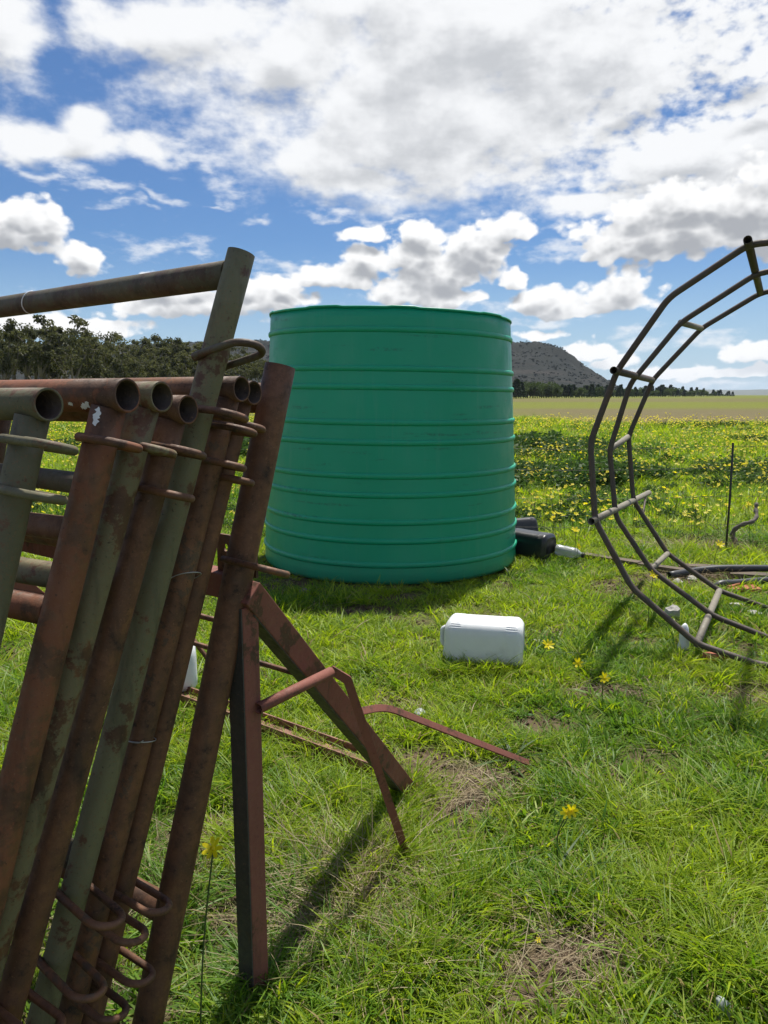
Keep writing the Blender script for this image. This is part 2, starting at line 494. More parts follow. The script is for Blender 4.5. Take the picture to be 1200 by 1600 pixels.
def hill_material():
    m, N = new_mat('hill_slope')
    P = N.n('ShaderNodeNewGeometry').outputs['Position']
    x, y, z = N.sep(P)
    n1 = N.noise(P, 0.012, 6, 0.65)
    n2 = N.noise(P, 0.11, 5, 0.75)
    strata = N.noise(N.comb(N.m('MULTIPLY', x, 0.004), N.m('MULTIPLY', y, 0.004), N.m('MULTIPLY', z, 0.085)), 1.0, 4, 0.6)
    c = N.mix(N.ss(n1, 0.35, 0.65), (0.013, 0.0155, 0.0125), (0.020, 0.021, 0.017))
    c = N.mix(N.ss(strata, 0.50, 0.62, 0.0, 0.8), c, (0.036, 0.031, 0.026))
    c = N.mix(N.ss(n2, 0.50, 0.66, 0.0, 0.6), c, (0.013, 0.016, 0.011))
    finish(N, principled(N, c, 0.95, n2, 2.0, spec=0.1))


hill_material()
plain('far_blue_hill', (0.11, 0.12, 0.10), 0.95, 0.2, 0.1, 0.01, spec=0.1)


# ------------------------------------------------------------------ mesh helpers
def mesh_from(name, V, Fc, mat=None, smooth=True):
    me = bpy.data.meshes.new(name)
    me.from_pydata([tuple(v) for v in V], [], [tuple(f) for f in Fc])
    if mat: me.materials.append(MATS[mat])
    if smooth:
        me.polygons.foreach_set('use_smooth', [True] * len(me.polygons))
    me.update()
    return me


def no_leak(o):
    """long thin faces: keep the shadow ray's start on the surface"""
    try:
        o.cycles.shadow_terminator_geometry_offset = 0.0
        o.cycles.shadow_terminator_offset = 0.0
    except Exception:
        pass
    try:
        o.shadow_terminator_geometry_offset = 0.0
        o.shadow_terminator_normal_offset = 0.0
        o.shadow_terminator_shading_offset = 0.0
    except Exception:
        pass


class Thing:
    """an Empty at the base of a thing; parts hang below it"""
    def __init__(self, name, label, cat, loc, group=None):
        o = bpy.data.objects.new(name, None)
        o.empty_display_size = 0.1
        COL.objects.link(o)
        o.location = loc
        o['label'], o['category'] = label, cat
        if group: o['group'] = group
        self.o, self.loc = o, Vector(loc)

    def part(self, name, geo, mat, under=None, label=None, smooth=True, bevel=0.0, inner=None):
        V, Fc = geo
        me = mesh_from(name, [Vector(v) - self.loc for v in V], Fc, mat, smooth)
        if inner:
            me.materials.append(MATS[inner[0]])
            fl = inner[1](V, Fc)
            me.polygons.foreach_set('material_index', fl)
        o = bpy.data.objects.new(name, me)
        COL.objects.link(o)
        o.parent = under or self.o
        no_leak(o)
        if label: o['label'] = label
        if bevel:
            b = o.modifiers.new('bevel', 'BEVEL')
            b.width, b.segments, b.limit_method = bevel, 2, 'ANGLE'
            b.harden_normals = False
        return o


def single(name, label, cat, geo, mat, loc, group=None, smooth=True, bevel=0.0):
    V, Fc = geo
    loc = Vector(loc)
    me = mesh_from(name, [Vector(v) - loc for v in V], Fc, mat, smooth)
    o = bpy.data.objects.new(name, me)
    COL.objects.link(o)
    o.location = loc
    o['label'], o['category'] = label, cat
    if group: o['group'] = group
    if bevel:
        b = o.modifiers.new('bevel', 'BEVEL')
        b.width, b.segments, b.limit_method = bevel, 2, 'ANGLE'
    return o


def join(*gs):
    V, Fc = [], []
    for v, f in gs:
        k = len(V)
        V += [Vector(p) for p in v]
        Fc += [tuple(i + k for i in q) for q in f]
    return V, Fc


def tube(pts, r, seg=14, closed=False, cap=True, hollow=0.0, squash=None, smooth_bends=0):
    """swept tube along points; r a number or a list; hollow = wall thickness (open ends)"""
    pts = [Vector(p) for p in pts]
    n = len(pts)
    rr = r if isinstance(r, (list, tuple)) else [r] * n
    T = []
    for i in range(n):
        a = pts[i - 1] if (i > 0 or closed) else pts[i]
        b = pts[(i + 1) % n] if (i < n - 1 or closed) else pts[i]
        d1 = (pts[i] - a).normalized() if (pts[i] - a).length > 1e-9 else None
        d2 = (b - pts[i]).normalized() if (b - pts[i]).length > 1e-9 else None
        t = (d1 or d2) if (d1 is None or d2 is None) else (d1 + d2)
        T.append(t.normalized())
    up = Vector((0, 0, 1)) if abs(T[0].z) < 0.9 else Vector((1, 0, 0))
    u = T[0].cross(up).normalized()
    V, Fc, U = [], [], []
    for i in range(n):
        u = (u - T[i] * u.dot(T[i])).normalized()
        U.append(u.copy())
        w = T[i].cross(u)
        for k in range(seg):
            a = 2 * PI * k / seg
            V.append(pts[i] + (u * math.cos(a) + w * math.sin(a)) * rr[i])
    rings = n if closed else n - 1
    for i in range(rings):
        for k in range(seg):
            a, b = i * seg + k, i * seg + (k + 1) % seg
            c, d = ((i + 1) % n) * seg + (k + 1) % seg, ((i + 1) % n) * seg + k
            Fc.append((a, b, c, d))
    if closed:
        return V, Fc
    if hollow:
        base = len(V)
        for i in range(n):
            w = T[i].cross(U[i])
            for k in range(seg):
                a = 2 * PI * k / seg
                V.append(pts[i] + (U[i] * math.cos(a) + w * math.sin(a)) * (rr[i] - hollow))
        for i in range(n - 1):
            for k in range(seg):
                a, b = base + i * seg + k, base + i * seg + (k + 1) % seg
                Fc.append((b, a, a + seg, b + seg))
        for k in range(seg):
            k2 = (k + 1) % seg
            Fc.append((k2, k, base + k, base + k2))
            o = (n - 1) * seg
            Fc.append((o + k, o + k2, base + o + k2, base + o + k))
    elif cap:
        Fc.append(tuple(range(seg - 1, -1, -1)))
        o = (n - 1) * seg
        Fc.append(tuple(o + k for k in range(seg)))
    return V, Fc


def box(c, ax, ay, az_, hx, hy, hz):
    c, ax, ay, az_ = Vector(c), Vector(ax), Vector(ay), Vector(az_)
    V = [c + ax * (sx * hx) + ay * (sy * hy) + az_ * (sz * hz) for sz in (-1, 1) for sy in (-1, 1) for sx in (-1, 1)]
    return V, [(0, 2, 3, 1), (4, 5, 7, 6), (0, 1, 5, 4), (2, 6, 7, 3), (0, 4, 6, 2), (1, 3, 7, 5)]


def beam(p0, p1, side, w, h):
    """rectangular bar from p0 to p1; side is roughly the direction of its width w"""
    p0, p1 = Vector(p0), Vector(p1)
    d = (p1 - p0).normalized()
    s_ = Vector(side); s_ = (s_ - d * s_.dot(d)).normalized()
    u = s_.cross(d)
    return box((p0 + p1) / 2, d, s_, u, (p1 - p0).length / 2, w / 2, h / 2)


def bezier_smooth(pts, k=4):
    """Catmull-Rom through the points"""
    P = [Vector(p) for p in pts]
    P = [P[0] * 2 - P[1]] + P + [P[-1] * 2 - P[-2]]
    out = []
    for i in range(1, len(P) - 2):
        for j in range(k):
            t = j / k
            a, b, c, d = P[i - 1], P[i], P[i + 1], P[i + 2]
            out.append(0.5 * (2 * b + (c - a) * t + (2 * a - 5 * b + 4 * c - d) * t * t + (3 * b - a - 3 * c + d) * t ** 3))
    out.append(P[-2])
    return out


def round_corners(pts, rad, k=4):
    """polyline with its bends rounded"""
    P = [Vector(p) for p in pts]
    out = [P[0]]
    for i in range(1, len(P) - 1):
        a = P[i] + (P[i - 1] - P[i]).normalized() * rad
        b = P[i] + (P[i + 1] - P[i]).normalized() * rad
        for j in range(k + 1):
            t = j / k
            out.append(a * (1 - t) ** 2 + P[i] * 2 * t * (1 - t) + b * t * t)
    out.append(P[-1])
    return out


def lump(c, rx, ry, rz, seed, n=2):
    bm = bmesh.new()
    bmesh.ops.create_icosphere(bm, subdivisions=n, radius=1.0)
    rr = random.Random(seed)
    ph = [rr.uniform(0, 6) for _ in range(6)]
    V = []
    for v in bm.verts:
        p = v.co
        k = 1 + .16 * math.sin(3 * p.x + ph[0]) + .14 * math.sin(3.5 * p.y + ph[1]) + .12 * math.sin(4 * p.z + ph[2]) + rr.uniform(-.06, .06)
        V.append(Vector(c) + Vector((p.x * rx * k, p.y * ry * k, p.z * rz * k)))
    Fc = [tuple(v.index for v in f.verts) for f in bm.faces]
    bm.free()
    return V, Fc


_lat = np.random.default_rng(5).random((256, 256))


def vnoise(x, y, s=1.0, off=0):
    x = np.asarray(x) * s + off * 17.3; y = np.asarray(y) * s + off * 9.7
    xi, yi = np.floor(x).astype(int), np.floor(y).astype(int)
    fx, fy = x - xi, y - yi
    fx, fy = fx * fx * (3 - 2 * fx), fy * fy * (3 - 2 * fy)
    g = lambda a, b: _lat[a % 256, b % 256]
    return (g(xi, yi) * (1 - fx) + g(xi + 1, yi) * fx) * (1 - fy) + (g(xi, yi + 1) * (1 - fx) + g(xi + 1, yi + 1) * fx) * fy


def fbm(x, y, s=1.0, off=0, o=4):
    v, a, t = 0, 1.0, 0
    for i in range(o):
        v = v + a * vnoise(x, y, s * 2 ** i, off + i * 3.1); t += a; a *= 0.55
    return v / t


# ------------------------------------------------------------------ layout constants
TANK_C, TANK_RB, TANK_RT, TANK_H = Vector((0.062, 7.03, 0)), 1.204, 1.108, 2.27
FENCE_Y = 7.35


def sstep(x, a, b):
    t = np.clip((x - a) / (b - a), 0, 1)
    return t * t * (3 - 2 * t)


BARE = [(565, 955, .34, .14), (610, 935, .30, .10), (745, 1215, .20, .16), (720, 1260, .22, .12), (960, 1085, .28, .13), (985, 1375, .12, .06), (930, 1480, .22, .10), (900, 1520, .22, .10),
        (845, 1130, .15, .12), (870, 1565, .16, .05), (1010, 1500, .16, .08), (1175, 1460, .12, .06), (530, 1420, .22, .14), (800, 1590, .12, .05), (470, 1480, .12, .08),
        (640, 1190, .18, .12), (1110, 905, .75, .28), (1130, 850, 1.1, .16), (700, 1040, .20, .10), (880, 1020, .15, .06), (1000, 1000, .12, .06), (300, 1300, .12, .1)]
BARE_W = [(on_ground(a, b), c, d) for a, b, c, d in BARE]


def bare_map(x, y):
    """0 lush .. 1 bare earth"""
    x = np.asarray(x, float); y = np.asarray(y, float)
    b = np.zeros_like(x)
    wx = x + 0.18 * (fbm(x, y, 4.0, 3) - .5); wy = y + 0.18 * (fbm(x, y, 4.0, 4) - .5)
    for p, rx, ry in BARE_W:
        d = np.hypot((wx - p.x) / rx, (wy - p.y) / ry)
        b = np.maximum(b, 1 - sstep(d, 0.55, 1.35))
    pn = fbm(x, y, 2.6, 1)
    b = np.maximum(b, 0.75 * sstep(pn, 0.54, 0.70) * (1 - sstep(y, 6, 9)))
    return np.clip(b, 0, 1)


def ground_z(x, y):
    x = np.asarray(x, float); y = np.asarray(y, float)
    return (fbm(x, y, 1.1, 7) - 0.5) * 0.05 * (1 - sstep(y, 10, 30)) + (fbm(x, y, 7.0, 8) - 0.5) * 0.018 * (1 - sstep(y, 6, 12))


# ------------------------------------------------------------------ ground
def build_ground():
    def axis(lo, hi, step, grow, far):
        a = list(np.arange(lo, hi + 1e-6, step))
        s_ = step
        v = hi
        while v < far:
            s_ *= grow; v += s_; a.append(v)
        s_ = step; v = lo; pre = []
        while v > -far:
            s_ *= grow; v -= s_; pre.append(v)
        return np.array(pre[::-1] + a)
    xs = axis(-5.0, 5.0, 0.07, 1.14, 9000)
    ys = axis(0.6, 9.0, 0.06, 1.10, 9000)
    ys = ys[ys > -60]
    X, Y = np.meshgrid(xs, ys)
    Z = ground_z(X, Y)
    V = np.stack([X, Y, Z], -1).reshape(-1, 3)
    nx, ny = len(xs), len(ys)
    i = np.arange(nx - 1)[None] + nx * np.arange(ny - 1)[:, None]
    Fq = np.stack([i, i + 1, i + nx + 1, i + nx], -1).reshape(-1, 4)
    me = bpy.data.meshes.new('ground')
    me.from_pydata(V.tolist(), [], Fq.tolist())
    me.polygons.foreach_set('use_smooth', [True] * len(me.polygons))
    at_ = me.attributes.new('bare', 'FLOAT', 'POINT')
    at_.data.foreach_set('value', bare_map(V[:, 0], V[:, 1]).astype(np.float32))
    me.materials.append(MATS['field_ground'])
    o = bpy.data.objects.new('ground', me)
    COL.objects.link(o)
    o['kind'] = 'structure'


build_ground()


# ------------------------------------------------------------------ hills
def hill_profile(px):
    pts = [(-900, 0.45), (-500, .62), (-150, .80), (100, .90), (300, .97), (380, 1.0), (560, 1.02), (700, 1.0), (790, .985), (835, .975), (858, .94), (875, .86), (900, .66), (930, .44), (960, .22), (990, .07), (1030, 0.0)]
    return np.interp(px, [p[0] for p in pts], [p[1] for p in pts])


def hill_height(px, dep):
    """height of the mesa at azimuth px (pixels of the photo) and depth dep (m)"""
    top = 106.0
    edge = hill_profile(px + 26 * (fbm(px, dep, 0.02, 21) - .5) + (1450 - dep) * 0.10)
    f = np.clip((dep - 1080) / (1480 - 1080), 0, 1)
    f = f + 0.10 * (fbm(px, dep, 0.012, 22) - .5)
    prof = np.interp(f, [0, .15, .45, .62, .66, .82, .86, 1.0, 1.2], [0, .07, .36, .54, .62, .80, .94, 1.0, 1.0])
    cap = np.minimum(edge, 1.1) * prof
    g = fbm(px, dep, 0.05, 23)
    h = top * cap * (1 + 0.10 * (g - .5)) + (fbm(px, dep, 0.15, 24) - .5) * 7 * (cap > 0.02)
    back = 1 - sstep(dep, 1900, 2300)
    return np.maximum(h, -1) * back


def build_hills():
    pxs = np.arange(-900, 1060, 6.0)
    deps = np.concatenate([np.arange(1040, 1520, 14.0), np.arange(1530, 2350, 60.0)])
    PX, DP = np.meshgrid(pxs, deps)
    Z = hill_height(PX, DP)
    X = (PX - 600) / F_PX * 1400 * (DP / 1400) ** 0.35
    V = np.stack([X, DP, Z - 1.2], -1).reshape(-1, 3)
    nx, ny = len(pxs), len(deps)
    i = np.arange(nx - 1)[None] + nx * np.arange(ny - 1)[:, None]
    Fq = np.stack([i, i + 1, i + nx + 1, i + nx], -1).reshape(-1, 4)
    me = mesh_from('hill', V.tolist(), Fq.tolist(), 'hill_slope')
    o = bpy.data.objects.new('hill', me)
    COL.objects.link(o)
    o['kind'] = 'structure'
    # low hills far off on the right
    xs = np.arange(-3000, 9000, 120.0)
    ds = np.array([5200, 5600, 6200, 7000.0])
    Xf, Df = np.meshgrid(xs, ds)
    prof = np.interp(Df, [5200, 6200, 7000], [0, 1, 0.2])
    Zf = (26 + 34 * fbm(Xf, Df * 0, 0.0009, 31)) * prof * (0.25 + 0.75 * sstep(Xf, 1900, 2600)) - 3
    V = np.stack([Xf, Df, Zf], -1).reshape(-1, 3)
    nx, ny = len(xs), len(ds)
    i = np.arange(nx - 1)[None] + nx * np.arange(ny - 1)[:, None]
    Fq = np.stack([i, i + 1, i + nx + 1, i + nx], -1).reshape(-1, 4)
    o = bpy.data.objects.new('far_hills', mesh_from('far_hills', V.tolist(), Fq.tolist(), 'far_blue_hill'))
    COL.objects.link(o)
    o['kind'] = 'structure'


build_hills()


# ------------------------------------------------------------------ instancing of uncountable growth
def leafy(name, P0, D, L, Wd, U, mat, bv, bend=None, seg=3):
    """many blades at once: base P0, direction D, length L, width Wd, side U, droop bend"""
    n = len(P0)
    ts = np.linspace(0, 1, seg + 1)
    wd = np.interp(ts, [0, .35, .75, 1], [0.75, 1.0, 0.62, 0.0])
    V = []
    for k, t in enumerate(ts):
        c = P0 + D * (L * t)[:, None] + (bend * (L * t * t)[:, None] if bend is not None else 0)
        if k < seg:
            V.append(c - U * (Wd * wd[k] / 2)[:, None]); V.append(c + U * (Wd * wd[k] / 2)[:, None])
        else:
            V.append(c)
    V = np.stack(V, 1)          # n, 2*seg+1, 3
    per = 2 * seg + 1
    base = (np.arange(n) * per)[:, None]
    Fc = []
    for k in range(seg - 1):
        Fc.append(base + np.array([2 * k, 2 * k + 1, 2 * k + 3, 2 * k + 2]))
    quads = np.concatenate(Fc).tolist() if Fc else []
    tris = (base + np.array([2 * seg - 2, 2 * seg - 1, 2 * seg])).tolist()
    me = bpy.data.meshes.new(name)
    me.from_pydata(V.reshape(-1, 3).tolist(), [], quads + tris)
    a = me.attributes.new('bv', 'FLOAT', 'POINT')
    a.data.foreach_set('value', np.repeat(bv, per).astype(np.float32))
    me.materials.append(MATS[mat])
    me.polygons.foreach_set('use_smooth', [True] * len(me.polygons))
    return me


def blades(name, n, rad, lmin, lmax, w, lean, droop, mat, seed, seg=3, flat=False):
    r = np.random.default_rng(seed)
    ph = r.random(n) * 2 * PI
    rr = rad * np.sqrt(r.random(n))
    P0 = np.stack([rr * np.cos(ph), rr * np.sin(ph), np.full(n, -0.008)], 1)
    if flat: P0[:, 2] = r.random(n) * 0.02
    a = ph + r.normal(0, 1.0, n)
    th = np.abs(r.normal(lean, lean * 0.5, n))
    if flat: th = r.uniform(1.25, 1.6, n)
    D = np.stack([np.sin(th) * np.cos(a), np.sin(th) * np.sin(a), np.cos(th)], 1)
    L = r.uniform(lmin, lmax, n)
    out = np.stack([np.cos(a), np.sin(a), np.zeros(n)], 1)
    bend = out * (droop * r.uniform(.2, 1.2, n))[:, None] + np.array([0, 0, -1.0]) * (droop * 0.55 * r.uniform(.2, 1.3, n))[:, None]
    tw = r.normal(0, .7, n)
    U = np.stack([-np.sin(a + tw), np.cos(a + tw), r.normal(0, .25, n)], 1)
    return leafy(name, P0, D, L, w * r.uniform(.6, 1.25, n), U, mat, r.random(n), bend, seg)


def source(colname, meshes):
    c = bpy.data.collections.new(colname)
    for i, me in enumerate(meshes):
        o = bpy.data.objects.new('%s_%02d' % (colname, i), me)
        c.objects.link(o)
    return c


def scatter(name, coll, P, rot, scale, idx):
    me = bpy.data.meshes.new(name)
    me.from_pydata(np.asarray(P).tolist(), [], [])
    a = me.attributes.new('rot', 'FLOAT_VECTOR', 'POINT'); a.data.foreach_set('vector', np.asarray(rot, np.float32).ravel())
    a = me.attributes.new('scl', 'FLOAT_VECTOR', 'POINT'); a.data.foreach_set('vector', np.asarray(scale, np.float32).ravel())
    a = me.attributes.new('idx', 'INT', 'POINT'); a.data.foreach_set('value', np.asarray(idx, np.int32))
    o = bpy.data.objects.new(name, me)
    COL.objects.link(o)
    o['kind'] = 'stuff'
    g = bpy.data.node_groups.new(name + '_scatter', 'GeometryNodeTree')
    g.interface.new_socket('Geometry', in_out='INPUT', socket_type='NodeSocketGeometry')
    g.interface.new_socket('Geometry', in_out='OUTPUT', socket_type='NodeSocketGeometry')
    nd = g.nodes.new
    gi, go = nd('NodeGroupInput'), nd('NodeGroupOutput')
    ip = nd('GeometryNodeInstanceOnPoints')
    ci = nd('GeometryNodeCollectionInfo')
    ci.inputs['Collection'].default_value = coll
    ci.inputs['Separate Children'].default_value = True
    ci.inputs['Reset Children'].default_value = True

    def attr(nm, dt):
        k = nd('GeometryNodeInputNamedAttribute'); k.data_type = dt
        k.inputs['Name'].default_value = nm
        return k.outputs[0]
    e2r = nd('FunctionNodeEulerToRotation')
    L = g.links.new
    L(attr('rot', 'FLOAT_VECTOR'), e2r.inputs[0])
    L(gi.outputs[0], ip.inputs['Points'])
    L(ci.outputs[0], ip.inputs['Instance'])
    ip.inputs['Pick Instance'].default_value = True
    L(attr('idx', 'INT'), ip.inputs['Instance Index'])
    L(e2r.outputs[0], ip.inputs['Rotation'])
    L(attr('scl', 'FLOAT_VECTOR'), ip.inputs['Scale'])
    L(ip.outputs[0], go.inputs[0])
    md = o.modifiers.new('scatter', 'NODES')
    md.node_group = g
    return o


def wedge(n, y0, y1, margin=0.12, power=1.0):
    """random ground points in the part of the field that the lens covers (and a step to each side)"""
    k = 0.545
    w0, w1 = k * y0 + margin * 4 + .35, k * y1 + margin * 4 + .35
    u = RNG.random(n)
    # pdf of y proportional to width
    A = (w1 - w0) / (y1 - y0)
    if abs(A) < 1e-9: y = y0 + u * (y1 - y0)
    else:
        tot = w0 * (y1 - y0) + A * (y1 - y0) ** 2 / 2
        y = y0 + (-w0 + np.sqrt(w0 ** 2 + 2 * A * u * tot)) / A
    w = w0 + A * (y - y0)
    x = (RNG.random(n) * 2 - 1) * w
    return x, y


def out_of_tank(x, y, pad=0.0):
    return np.hypot(x - TANK_C.x, y - TANK_C.y) > TANK_RB + pad


LAWN = source('lawn_tuft', [blades('lawn_tuft', 26, .055, .03, .080, .0056, .55, .5, 'grass_green', s_) for s_ in range(5)]
              + [blades('lawn_tuft', 20, .05, .04, .10, .0060, .75, .7, 'grass_green', 20 + s_) for s_ in range(3)]
              + [blades('lawn_tuft', 22, .05, .04, .09, .0064, .6, .5, 'grass_blue', 40 + s_) for s_ in range(2)])
TALL = source('tall_tuft', [blades('tall_tuft', 44, .05, .08, .19, .0056, .40, .75, 'grass_green', 60 + s_, 4) for s_ in range(3)]
              + [blades('tall_tuft', 34, .05, .09, .21, .0064, .5, .9, 'grass_blue', 70 + s_, 4) for s_ in range(2)])
DRY = source('dry_straw', [blades('dry_straw', 16, .09, .06, .22, .0028, 1.2, .25, 'straw', 80 + s_, 3, True) for s_ in range(4)]
             + [blades('dry_straw', 7, .03, .12, .30, .0026, .9, .5, 'straw', 90 + s_, 4) for s_ in range(2)])
ROSETTE = source('broad_weed', [blades('broad_weed', 11, .015, .05, .10, .020, 1.05, .3, 'grass_blue', 100 + s_, 4) for s_ in range(3)])


def build_grass():
    P, R, Sc, I = [], [], [], []
    for (y0, y1, dens, scl) in ((0.8, 2.6, 640, .95), (2.6, 4.2, 520, 1.0), (4.2, 6.5, 330, 1.08), (6.5, 10, 170, 1.35), (10, 16, 62, 1.9), (16, 28, 22, 2.9), (28, 50, 6.0, 4.0)):
        area = (.545 * (y0 + y1) + 1.66) * (y1 - y0)
        n = int(area * dens)
        x, y = wedge(n, y0, y1)
        b = bare_map(x, y)
        patch = fbm(x, y, 1.6, 11)
        keep = (RNG.random(n) > b * 0.90) & out_of_tank(x, y, 0.01) & ~((y > 40) & (x > 7 + 6 * RNG.random(n)))
        x, y, patch, b = x[keep], y[keep], patch[keep], b[keep]
        n = len(x)
        s_ = scl * (0.5 + .5 * sstep(np.hypot(x - TANK_C.x, y - TANK_C.y), TANK_RB, TANK_RB + .35)) * RNG.uniform(.55, 1.45, n) * (0.55 + 1.0 * patch) * (1 - .35 * b)
        blue = (fbm(x, y, 0.9, 13) + .25 * (RNG.random(n) - .5)) > 0.60
        idx = np.where(blue, RNG.integers(8, 10, n), RNG.integers(0, 8, n))
        P.append(np.stack([x, y, ground_z(x, y)], 1))
        R.append(np.stack([RNG.normal(0, .12, n), RNG.normal(0, .12, n), RNG.random(n) * 2 * PI], 1))
        Sc.append(np.stack([s_, s_, s_ * RNG.uniform(.8, 1.2, n)], 1))
        I.append(idx)
    scatter('short_grass', LAWN, np.concatenate(P), np.concatenate(R), np.concatenate(Sc), np.concatenate(I))

    # taller tufts: scattered, and thick round the feet of the things in the grass
    P, R, Sc, I = [], [], [], []
    spots = []
    for (y0, y1, dens) in ((0.9, 3.0, 60), (3, 6.5, 24), (6.5, 12, 9), (12, 24, 2.2)):
        n = int((.545 * (y0 + y1) + 1.66) * (y1 - y0) * dens)
        x, y = wedge(n, y0, y1)
        p = fbm(x, y, 1.9, 17)
        k = (p > 0.50) & out_of_tank(x, y, .03) & (bare_map(x, y) < .5)
        spots += [(a, b, RNG.uniform(.5, 1.15)) for a, b in zip(x[k], y[k])]
    def ring(cx, cy, r, n, smin, smax, a0=0, a1=2 * PI):
        for _ in range(n):
            a = random.uniform(a0, a1)
            q = r * random.uniform(.98, 1.08)
            spots.append((cx + q * math.cos(a), cy + q * math.sin(a), random.uniform(smin, smax)))
    ring(TANK_C.x, TANK_C.y, TANK_RB + .04, 46, .25, .62, PI, 2 * PI)
    ring(TANK_C.x, TANK_C.y, TANK_RB + .03, 40, .4, 1.0, -.6, .6)
    def blot(px, py, rx, ry, n, smin, smax):
        c = on_ground(px, py)
        for _ in range(n):
            spots.append((c.x + random.gauss(0, rx), c.y + random.gauss(0, ry), random.uniform(smin, smax)))
    blot(500, 1270, .16, .18, 54, .6, 1.15)
    blot(590, 1310, .08, .10, 18, .5, .9)
    blot(480, 1400, .10, .14, 34, .5, .95)
    blot(560, 1520, .10, .10, 16, .5, .8)
    blot(395, 1540, .05, .04, 10, .5, .8)
    blot(640, 1500, .10, .08, 16, .7, 1.05)
    blot(690, 1420, .08, .08, 8, .7, 1.0)
    blot(1000, 1290, .16, .12, 18, .7, 1.0)
    blot(1120, 1270, .2, .14, 16, .6, 1.0)
    blot(1080, 1430, .12, .10, 22, .7, 1.1)
    blot(1160, 1540, .10, .06, 16, .7, 1.1)
    blot(960, 1400, .08, .06, 10, .6, .9)
    blot(280, 1400, .12, .16, 22, .5, .95)
    blot(345, 1180, .15, .12, 20, .5, .9)
    blot(430, 1190, .12, .08, 12, .5, .85)
    blot(755, 1052, .20, .025, 60, .55, .95)
    blot(1150, 1055, .3, .05, 14, .5, .8)
    blot(840, 885, .45, .1, 26, .5, 1.0)
    blot(1185, 850, .18, .1, 26, .9, 1.5)
    blot(955, 870, .4, .15, 16, .5, 1.1)
    blot(820, 1165, .15, .05, 10, .4, .8)
    blot(950, 1330, .3, .15, 14, .4, .8)
    A = np.array(spots)
    A = A[out_of_tank(A[:, 0], A[:, 1], .012)]
    n = len(A)
    s_ = A[:, 2] * (1 + .03 * np.maximum(A[:, 1] - 6, 0))
    idx = np.where(fbm(A[:, 0], A[:, 1], .9, 19) > .6, RNG.integers(3, 5, n), RNG.integers(0, 3, n))
    scatter('tall_grass', TALL, np.stack([A[:, 0], A[:, 1], ground_z(A[:, 0], A[:, 1])], 1),
            np.stack([RNG.normal(0, .12, n), RNG.normal(0, .12, n), RNG.random(n) * 2 * PI], 1), np.stack([s_, s_, s_], 1), idx)

    # straw
    spots = []
    for (y0, y1, dens) in ((0.9, 3.2, 46), (3.2, 7.5, 20), (7.5, 14, 4)):
        n = int((.545 * (y0 + y1) + 1.66) * (y1 - y0) * dens)
        x, y = wedge(n, y0, y1)
        k = (RNG.random(n) < .25 + .75 * bare_map(x, y)) & out_of_tank(x, y, .05)
        spots += [(a, b, RNG.uniform(.5, 1.0)) for a, b in zip(x[k], y[k])]
    blot(540, 1410, .12, .12, 150, .6, 1.3)
    blot(500, 1330, .12, .10, 40, .6, 1.2)
    blot(480, 1480, .08, .06, 24, .5, 1.0)
    blot(735, 1250, .12, .10, 26, .5, 1.0)
    blot(930, 1500, .2, .07, 40, .4, .9)
    blot(1130, 855, .55, .10, 150, .7, 1.5)
    blot(1110, 900, .45, .15, 50, .6, 1.2)
    blot(970, 1085, .16, .08, 20, .5, .9)
    blot(300, 1330, .10, .10, 24, .5, 1.0)
    A = np.array(spots)
    A = A[out_of_tank(A[:, 0], A[:, 1], .03)]
    n = len(A)
    scatter('dry_grass', DRY, np.stack([A[:, 0], A[:, 1], ground_z(A[:, 0], A[:, 1]) + .006], 1),
            np.stack([RNG.normal(0, .1, n), RNG.normal(0, .1, n), RNG.random(n) * 2 * PI], 1),
            np.stack([A[:, 2]] * 3, 1), RNG.integers(0, 6, n))

    # crumbs of earth on the bare patches
    def crumb(i):
        me = mesh_from('soil_crumb', *lump((0, 0, 0), 1, 1, .7, 700 + i, 1), 'soil_crumb', False)
        return me
    CR = source('soil_crumb', [crumb(i) for i in range(4)])
    x, y = wedge(60000, .9, 7.5)
    k = (bare_map(x, y) > .35 + .4 * RNG.random(len(x))) & out_of_tank(x, y, .02)
    x, y = x[k], y[k]; n = len(x)
    s_ = .003 + .012 * RNG.random(n) ** 4
    scatter('soil_crumbs', CR, np.stack([x, y, ground_z(x, y) + s_ * .3], 1), RNG.random((n, 3)) * 6.28, np.stack([s_, s_ * RNG.uniform(.6, 1.2, n), s_ * .8], 1), RNG.integers(0, 4, n))

    # broad-leaved ground plants
    n = 1900
    x, y = wedge(n, 1.0, 7.0)
    k = (fbm(x, y, 1.3, 23) > .50) & out_of_tank(x, y, .06)
    x, y = x[k], y[k]; n = len(x)
    s_ = RNG.uniform(.35, .95, n)
    scatter('ground_weeds', ROSETTE, np.stack([x, y, ground_z(x, y) + .015], 1),
            np.stack([RNG.normal(0, .1, n), RNG.normal(0, .1, n), RNG.random(n) * 2 * PI], 1), np.stack([s_] * 3, 1), RNG.integers(0, 3, n))


build_grass()


